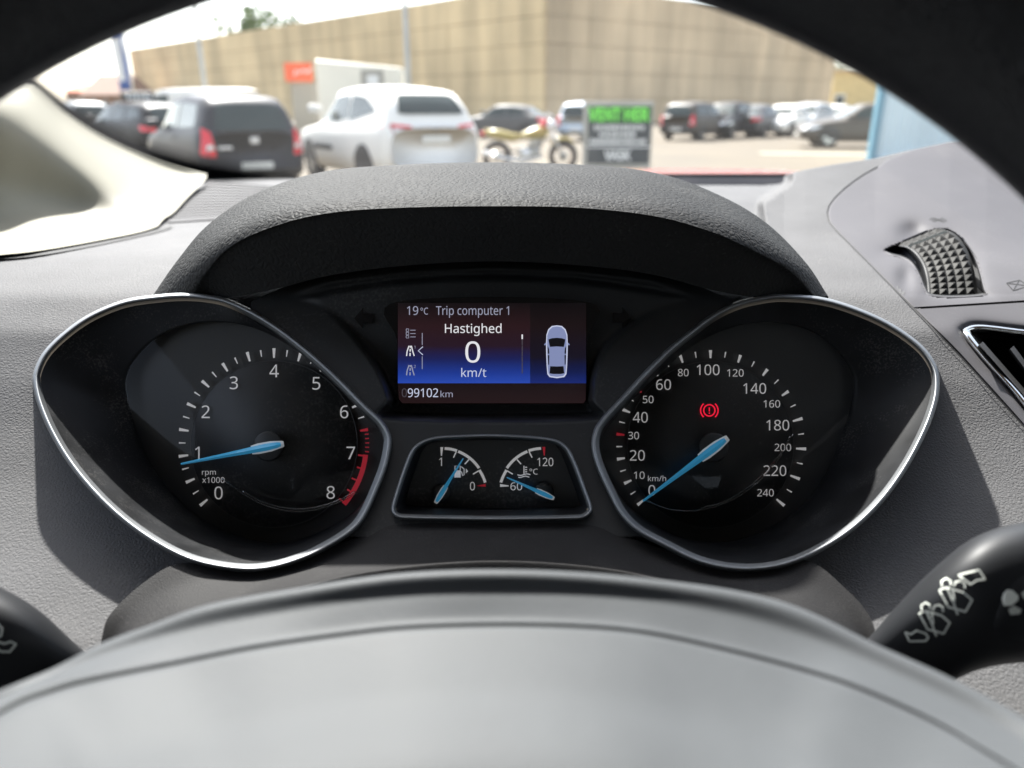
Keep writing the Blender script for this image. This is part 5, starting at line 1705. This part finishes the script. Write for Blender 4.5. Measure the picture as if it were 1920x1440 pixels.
_CAR = {}
def build_meshes(kind):
    if kind in _CAR: return _CAR[kind]
    s = SPECS[kind]
    V, f = car_mesh(s['L'], s['W'], s['H'], s['prof'])
    bvh = BVHTree.FromPolygons([Vector(v_) for v_ in V], f)
    parts = []
    def me(nm, V_, f_):
        m_ = bpy.data.meshes.new(nm); m_.from_pydata([tuple(v_) for v_ in V_], [], f_); m_.validate(); m_.update(); return m_
    parts.append(('body', me('body', V, f), None, None))
    for sd2 in (-1, 1):
        for pl in WIN[kind]['side']:
            pv, pf = patch(bvh, lambda a, b: (sd2 * 3, a, b), (-sd2, 0, 0), pl, .008)
            parts.append(('side_window', me('side_window', pv, pf), 'car_glass', None))
    L2 = s['L'] / 2
    H = s['H']
    low = {'hatch': 1.00, 'suv': 1.24, 'estate': 1.0, 'sedan': 1.04, 'van': 1.2}[kind]
    tp = H - (.14 if kind != 'van' else .25)
    hw = .56 if kind != 'van' else .7
    pv, pf = patch(bvh, lambda a, b: (a, -L2 - 1, b), (0, 1, 0), [(-hw * 1.08, low), (-hw * .88, tp), (hw * .88, tp), (hw * 1.08, low)], .022)
    parts.append(('rear_window', me('rear_window', pv, pf), 'car_glass', None))
    lowf = {'hatch': 1.02, 'suv': 1.12, 'estate': .98, 'sedan': .98, 'van': 1.18}[kind]
    pv, pf = patch(bvh, lambda a, b: (a, L2 + 1, b), (0, -1, 0), [(-hw * 1.15, lowf), (-hw * .92, tp), (hw * .92, tp), (hw * 1.15, lowf)], .008)
    parts.append(('windscreen', me('windscreen', pv, pf), 'car_glass', None))
    TL = {'hatch': [(.62, .60), (.66, .98), (.76, 1.05), (.84, .64)], 'suv': [(.40, 1.03), (.44, 1.07), (.90, 1.12), (.90, 1.05)], 'estate': [(.52, .72), (.56, .86), (.86, .90), (.86, .74)],
          'sedan': [(.50, .72), (.54, .88), (.86, .92), (.86, .74)], 'van': [(.78, .65), (.78, 1.15), (.92, 1.15), (.92, .65)]}[kind]
    HL = [(.42, .60), (.48, .72), (.84, .74), (.84, .60)] if kind != 'van' else [(.5, .72), (.55, .9), (.88, .92), (.88, .72)]
    for sd2 in (-1, 1):
        pv, pf = patch(bvh, lambda a, b: (a, -L2 - 1, b), (0, 1, 0), [(sd2 * a, b) for a, b in TL], .012)
        parts.append(('tail_light', me('tail_light', pv, pf), 'tail_red', None))
        if kind == 'hatch':
            pv, pf = patch(bvh, lambda a, b: (a, -L2 - 1, b), (0, 1, 0), [(sd2 * a, b) for a, b in [(.64, .72), (.66, .79), (.74, .79), (.75, .72)]], .02)
            parts.append(('reversing_light', me('reversing_light', pv, pf), 'lamp_clear', None))
        pv, pf = patch(bvh, lambda a, b: (a, L2 + 1, b), (0, -1, 0), [(sd2 * a, b) for a, b in HL], .012)
        parts.append(('headlight', me('headlight', pv, pf), 'lamp_clear', None))
    zp = {'hatch': .46, 'suv': .86, 'estate': .70, 'sedan': .70, 'van': .72}[kind]
    for yy, sy in ((-L2 - .6, 1), (L2 + .6, -1)):
        zz = zp if sy == 1 else .45
        pv, pf = patch(bvh, lambda a, b: (a, yy, b), (0, sy, 0), [(-.26, zz - .055), (-.26, zz + .055), (.26, zz + .055), (.26, zz - .055)], .02)
        parts.append(('licence_plate', me('licence_plate', pv, pf), 'plate', None))
    # bumper strip
    pv, pf = patch(bvh, lambda a, b: (a, -L2 - 1, b), (0, 1, 0), [(-.74, .33), (-.78, .40), (.78, .40), (.74, .33)], .012)
    parts.append(('lower_bumper', me('lower_bumper', pv, pf), 'trim_black', None))
    yr, yf, r = WIN[kind]['wh']
    (tv, tf), (rv, rf) = wheel_parts(r, .21)
    tme, rme = me('tyre', tv, tf), me('rim', rv, rf)
    wx = s['W'] / 2 - .125
    for yy in (yr, yf):
        for sd2 in (-1, 1):
            a_ = [2 * math.pi * k / 30 for k in range(30)]
            av = [(0, (r + .055) * math.cos(t), (r + .055) * math.sin(t)) for t in a_]
            pv, pf = patch(bvh, lambda a, b: (sd2 * 3, a, b), (-sd2, 0, 0), [(yy + (r + .06) * math.cos(t), r + (r + .06) * math.sin(t)) for t in a_[:16:1] + a_[16::1]], .006)
            parts.append(('wheel_arch', me('wheel_arch', pv, pf), 'trim_black', None))
            parts.append(('wheel', None, None, (sd2 * wx, yy, r, tme, rme)))
    for sd2 in (-1, 1):
        bm = bmesh.new()
        x0 = s['W'] / 2 - .04
        zb = low + .02
        yv = {'hatch': .55, 'suv': .62, 'estate': .62, 'sedan': .6, 'van': 1.1}[kind]
        box_bm(bm, *(sorted((sd2 * (x0 - .05), sd2 * (x0 + .19)))), yv, yv + .12, zb - .02, zb + .13)
        bmesh.ops.bevel(bm, geom=list(bm.edges), offset=.04, segments=3, profile=.5, affect='EDGES')
        m_ = bpy.data.meshes.new('mirror'); bm.to_mesh(m_); bm.free()
        parts.append(('mirror', m_, None, None))
        for hy in ((-.45, .45) if kind != 'van' else (.5,)):
            pv, pf = patch(bvh, lambda a, b: (sd2 * 3, a, b), (-sd2, 0, 0), [(hy - .1, low - .14), (hy - .1, low - .10), (hy + .1, low - .10), (hy + .1, low - .14)], .025)
            parts.append(('door_handle', me('door_handle', pv, pf), None, None))
    _CAR[kind] = parts
    return parts

def car(kind, px, Yp, heading, paint, label, rear=True, group='cars parked outside', scale=1.0):
    """rear (or front) centre seen at pixel column px at distance Yp; heading is the bearing of the nose"""
    L = SPECS[kind]['L']
    h = math.radians(heading)
    hv = np.array([math.sin(h), math.cos(h)])
    p = np.array([ground_x(px, Yp, .8), Yp])
    c = p + hv * L / 2 * (1 if rear else -1)
    e = empty('parked_car', (c[0], c[1], 0), -h)
    tag(e, label, 'car' if kind != 'van' else 'van', group)
    for nm, me_, m_, wh in build_meshes(kind):
        if wh is None:
            cp = me_.copy() if me_.materials else me_
            o = bpy.data.objects.new(nm, me_)
            COL.objects.link(o)
            o.parent = e
            if len(me_.materials) == 0:
                me_.materials.append(None)
                me_.polygons.foreach_set("use_smooth", [True] * len(me_.polygons))
            o.material_slots[0].link = 'OBJECT'
            o.material_slots[0].material = M[m_ or paint]
        else:
            x, y, z, tme, rme = wh
            o = bpy.data.objects.new('wheel', tme)
            COL.objects.link(o); o.parent = e; o.location = (x, y, z)
            o2 = bpy.data.objects.new('wheel_rim', rme)
            COL.objects.link(o2); o2.parent = o
            for q_, mm_ in ((o, 'tyre'), (o2, 'alloy')):
                if len(q_.data.materials) == 0:
                    q_.data.materials.append(M[mm_])
    return e

def on_car(e, name, x0, x1, y0, y1, z0, z1, m_, bevel=0):
    return box(name, x0, x1, y0, y1, z0, z1, m_, e, bevel=bevel, world=False)

cA = car('hatch', 478, 12.4, -37, 'paint_charcoal', 'dark grey hatchback with red tail lamps beside the white SUV')
on_car(cA, 'badge', -.07, .07, -2.03, -1.98, .80, .90, 'lamp_clear', .01)
on_car(cA, 'model_lettering', -.58, -.36, -2.02, -1.96, .72, .77, 'lamp_clear', .01)
cB = car('suv', 818, 12.6, -33, 'paint_white', 'white SUV with lettering on its door beside the dark hatchback')
on_car(cB, 'badge', -.06, .06, -2.27, -2.2, .97, 1.04, 'lamp_clear', .01)
for k in range(9):
    on_car(cB, 'door_lettering', -.935, -.90, .92 - k * .11, .99 - k * .11 + .01 * (k % 3), .62, .70 + .02 * (k % 2), 'dark_print')
cC = car('estate', 330, 21, -50, 'paint_black', 'black estate car with a small dark roof sign, behind the dark hatchback')
rs = on_car(cC, 'roof_sign', -.45, .45, -.5, -.3, 1.50, 1.74, 'trim_black', .03)
for k in range(6):
    on_car(cC, 'roof_sign_lettering', -.36 + k * .12, -.29 + k * .12, -.515, -.498, 1.54, 1.68 - .04 * (k % 2), 'white_print')
cD = car('hatch', 175, 30, -40, 'paint_silver', 'silver hatchback standing in front of the brick house')
cE = car('van', 470, 30, -75, 'paint_white', 'plain white van parked behind the dark hatchback', rear=True)
cG = car('sedan', 1035, 35, -68, 'paint_grey', 'grey saloon car parked behind the motorcycle')
cH = car('hatch', 1078, 32, 24, 'paint_paleblue', 'pale blue hatchback with a red tail lamp, between motorcycle and sign')
cI = car('hatch', 1268, 33, 40, 'paint_bronze', 'brownish hatchback with its tail lamp showing, just right of the VENT HER sign')
cJ = car('hatch', 1330, 34.5, 215, 'paint_black', 'black hatchback with a bright headlamp, nosed out beside the brownish hatchback', rear=False)
cK = car('sedan', 1388, 36, 38, 'paint_grey', 'grey saloon with one red tail lamp, between the black hatchback and the white saloon')
cL = car('sedan', 1440, 37, 218, 'paint_white', 'white saloon nosed out towards us next to the grey saloon', rear=False)
cM = car('hatch', 1486, 39, 220, 'paint_silver', 'silver hatchback nosed out next to the white saloon', rear=False)
cN = car('sedan', 1530, 42, 222, 'paint_white', 'white saloon partly hidden behind the dark estate car', rear=False)
cO = car('estate', 1497, 28, -82, 'paint_bronze', 'dark bronze estate car seen side on in front of the yellow building', rear=False)

# --- white box trailer with a hitch frame
Yv = 33.0
tr = empty('box_trailer', (ground_x(675, Yv), Yv, 0)); tag(tr, 'tall white box trailer standing behind the white SUV', 'trailer')
tx0, tx1 = ground_x(594, Yv, 2.2), ground_x(752, Yv, 2.2)
tz = height_at(112, Yv)
bm = bmesh.new()
v8 = box_bm(bm, tx0, tx1, Yv, Yv + 2.2, .75, tz)
for v_ in v8:
    if v_.co.x > tx0 + 1 and v_.co.z > 1.5: v_.co.z -= .30
bmesh.ops.bevel(bm, geom=list(bm.edges), offset=.05, segments=2, profile=.5, affect='EDGES')
bm_obj('box', bm, 'white_panel', tr, smooth=False, world=True)
box('tapered_nose', tx1 - .02, tx1 + .45, Yv + .2, Yv + 2.0, .9, tz - 1.0, 'white_panel', tr, world=True, bevel=.12)
box('window_frame', ground_x(678, Yv, 2.2), ground_x(720, Yv, 2.2), Yv - .03, Yv + .02, height_at(162, Yv), height_at(131, Yv), 'grey_panel', tr, world=True)
box('window_pane', ground_x(689, Yv, 2.2), ground_x(710, Yv, 2.2), Yv - .05, Yv - .028, height_at(160, Yv), height_at(141, Yv), 'white_print', tr, world=True)
(tv, tf), (rv, rf) = wheel_parts(.33, .2)
for xx in (tx0 + 1.4, tx0 + 2.1):
    w_ = obj('wheel', [(xx + b_, Yv + .1 + a_, .33 + c_) for a_, b_, c_ in tv], tf, 'tyre', tr)
    obj('wheel_rim', [(xx + b_, Yv + .1 + a_, .33 + c_) for a_, b_, c_ in rv], rf, 'alloy', w_)
V, Fc = tube([(tx1, Yv + 1, .6), (tx1 + 1.2, Yv + 1, .5)], .06, 8); obj('drawbar', V, Fc, 'galvanised', tr)
box('chassis', tx0, tx1, Yv + .2, Yv + 2.0, .55, .76, 'trim_black', tr, world=True)

# --- motorcycle, side on, nose to the right
Ym = 17.0
mx0 = ground_x(1056, Ym, .6)          # front axle
mc = empty('motorcycle', (mx0 - .75, Ym, 0)); tag(mc, 'khaki cafe style motorcycle parked between the white SUV and the sign', 'motorcycle')
mat('khaki', (.40, .31, .08, 1), rough=.35, coat=.4)
def mtube(name, pts, r, m_, par=mc, n=10):
    V, Fc = tube([(mx0 + x, Ym + y, z) for x, y, z in pts], r, n)
    return obj(name, V, Fc, m_, par)
for nm, wx_ in (('front_wheel', 0), ('rear_wheel', -1.45)):
    V, Fc = tube([(mx0 + wx_ + .27 * math.cos(t), Ym, .33 + .27 * math.sin(t)) for t in np.linspace(0, 2 * math.pi, 32, endpoint=False)], .06, 10, close=True)
    w_ = obj('wheel', V, Fc, 'tyre', mc)
    V, Fc = tube([(mx0 + wx_ + .21 * math.cos(t), Ym, .33 + .21 * math.sin(t)) for t in np.linspace(0, 2 * math.pi, 32, endpoint=False)], .02, 8, close=True)
    obj('rim', V, Fc, 'roof_brown', w_)
    for k in range(8):
        t = k * math.pi / 4
        V, Fc = tube([(mx0 + wx_, Ym, .33), (mx0 + wx_ + .21 * math.cos(t), Ym, .33 + .21 * math.sin(t))], .008, 5)
        obj('spoke', V, Fc, 'alloy', w_)
    V, Fc = tube([(mx0 + wx_, Ym - .06, .33), (mx0 + wx_, Ym + .06, .33)], .10, 14)
    obj('brake_disc', V, Fc, 'galvanised', w_)
for y in (-.09, .09):
    mtube('fork', [(0, y, .33), (-.22, y, .75), (-.33, y, 1.0)], [.032, .03, .026], 'lamp_clear')
mtube('handlebar', [(-.38, -.36, 1.06), (-.34, -.12, 1.04), (-.34, .12, 1.04), (-.38, .36, 1.06)], .016, 'trim_black')
for y in (-.34, .34):
    mtube('mirror', [(-.36, y, 1.06), (-.33, y * 1.1, 1.18), (-.32, y * 1.1, 1.22)], [.01, .012, .05], 'lamp_clear')
bm = bmesh.new()
bmesh.ops.create_uvsphere(bm, u_segments=20, v_segments=12, radius=1)
for v_ in bm.verts: v_.co = Vector((mx0 - .26 + v_.co.x * .10, Ym + v_.co.y * .11, .98 + v_.co.z * .11))
bm_obj('headlight', bm, 'lamp_clear', mc, world=True)
bm = bmesh.new()
bmesh.ops.create_uvsphere(bm, u_segments=24, v_segments=14, radius=1)
for v_ in bm.verts:
    x, y, z = v_.co
    v_.co = Vector((mx0 - .64 + x * .33, Ym + y * (.15 - .03 * x), .80 + z * (.13 + .05 * x) + .05 * x))
bm_obj('fuel_tank', bm, 'khaki', mc, world=True)
mtube('seat', [(-.92, 0, .74), (-1.10, 0, .72), (-1.40, 0, .78), (-1.72, 0, .84)], [.07, .10, .11, .06], 'khaki')
mtube('tail_light', [(-1.72, 0, .80), (-1.80, 0, .80)], .05, 'tail_red')
mtube('indicator', [(-.42, -.25, 1.0), (-.52, -.28, 1.02)], [.09, .05], 'tail_red')
for z in (.40, .55):
    mtube('frame_tube', [(-.36, 0, .92), (-.55, 0, z), (-1.0, 0, z - .08), (-1.45, 0, .33)], .022, 'trim_black')
mtube('frame_tube', [(-.36, 0, .95), (-1.0, 0, .68), (-1.6, 0, .74)], .02, 'trim_black')
bm = bmesh.new(); box_bm(bm, mx0 - .98, mx0 - .50, Ym - .16, Ym + .16, .27, .52)
bmesh.ops.bevel(bm, geom=list(bm.edges), offset=.06, segments=3, profile=.5, affect='EDGES'); bm_obj('engine', bm, 'galvanised', mc, world=True)
for k in range(5):
    bm = bmesh.new(); box_bm(bm, mx0 - .80 + .02 * k, mx0 - .52 + .02 * k, Ym - .13, Ym + .13, .53 + .035 * k, .55 + .035 * k)
    bm_obj('cooling_fin', bm, 'galvanised', mc, smooth=False, world=True)
mtube('crankcase_cover', [(-.82, -.16, .38), (-.82, -.20, .38)], [.12, .10], 'lamp_clear', n=18)
mtube('exhaust', [(-.55, -.17, .50), (-.45, -.19, .33), (-.8, -.2, .24), (-1.2, -.2, .27), (-1.75, -.2, .42)], [.025, .028, .03, .05, .055], 'lamp_clear')
mtube('kickstand', [(-.95, -.1, .3), (-.85, -.30, .0)], .015, 'trim_black')
mtube('front_mudguard', [(.25, 0, .62), (.08, 0, .70), (-.12, 0, .69), (-.28, 0, .58)], [.02, .045, .045, .02], 'khaki')
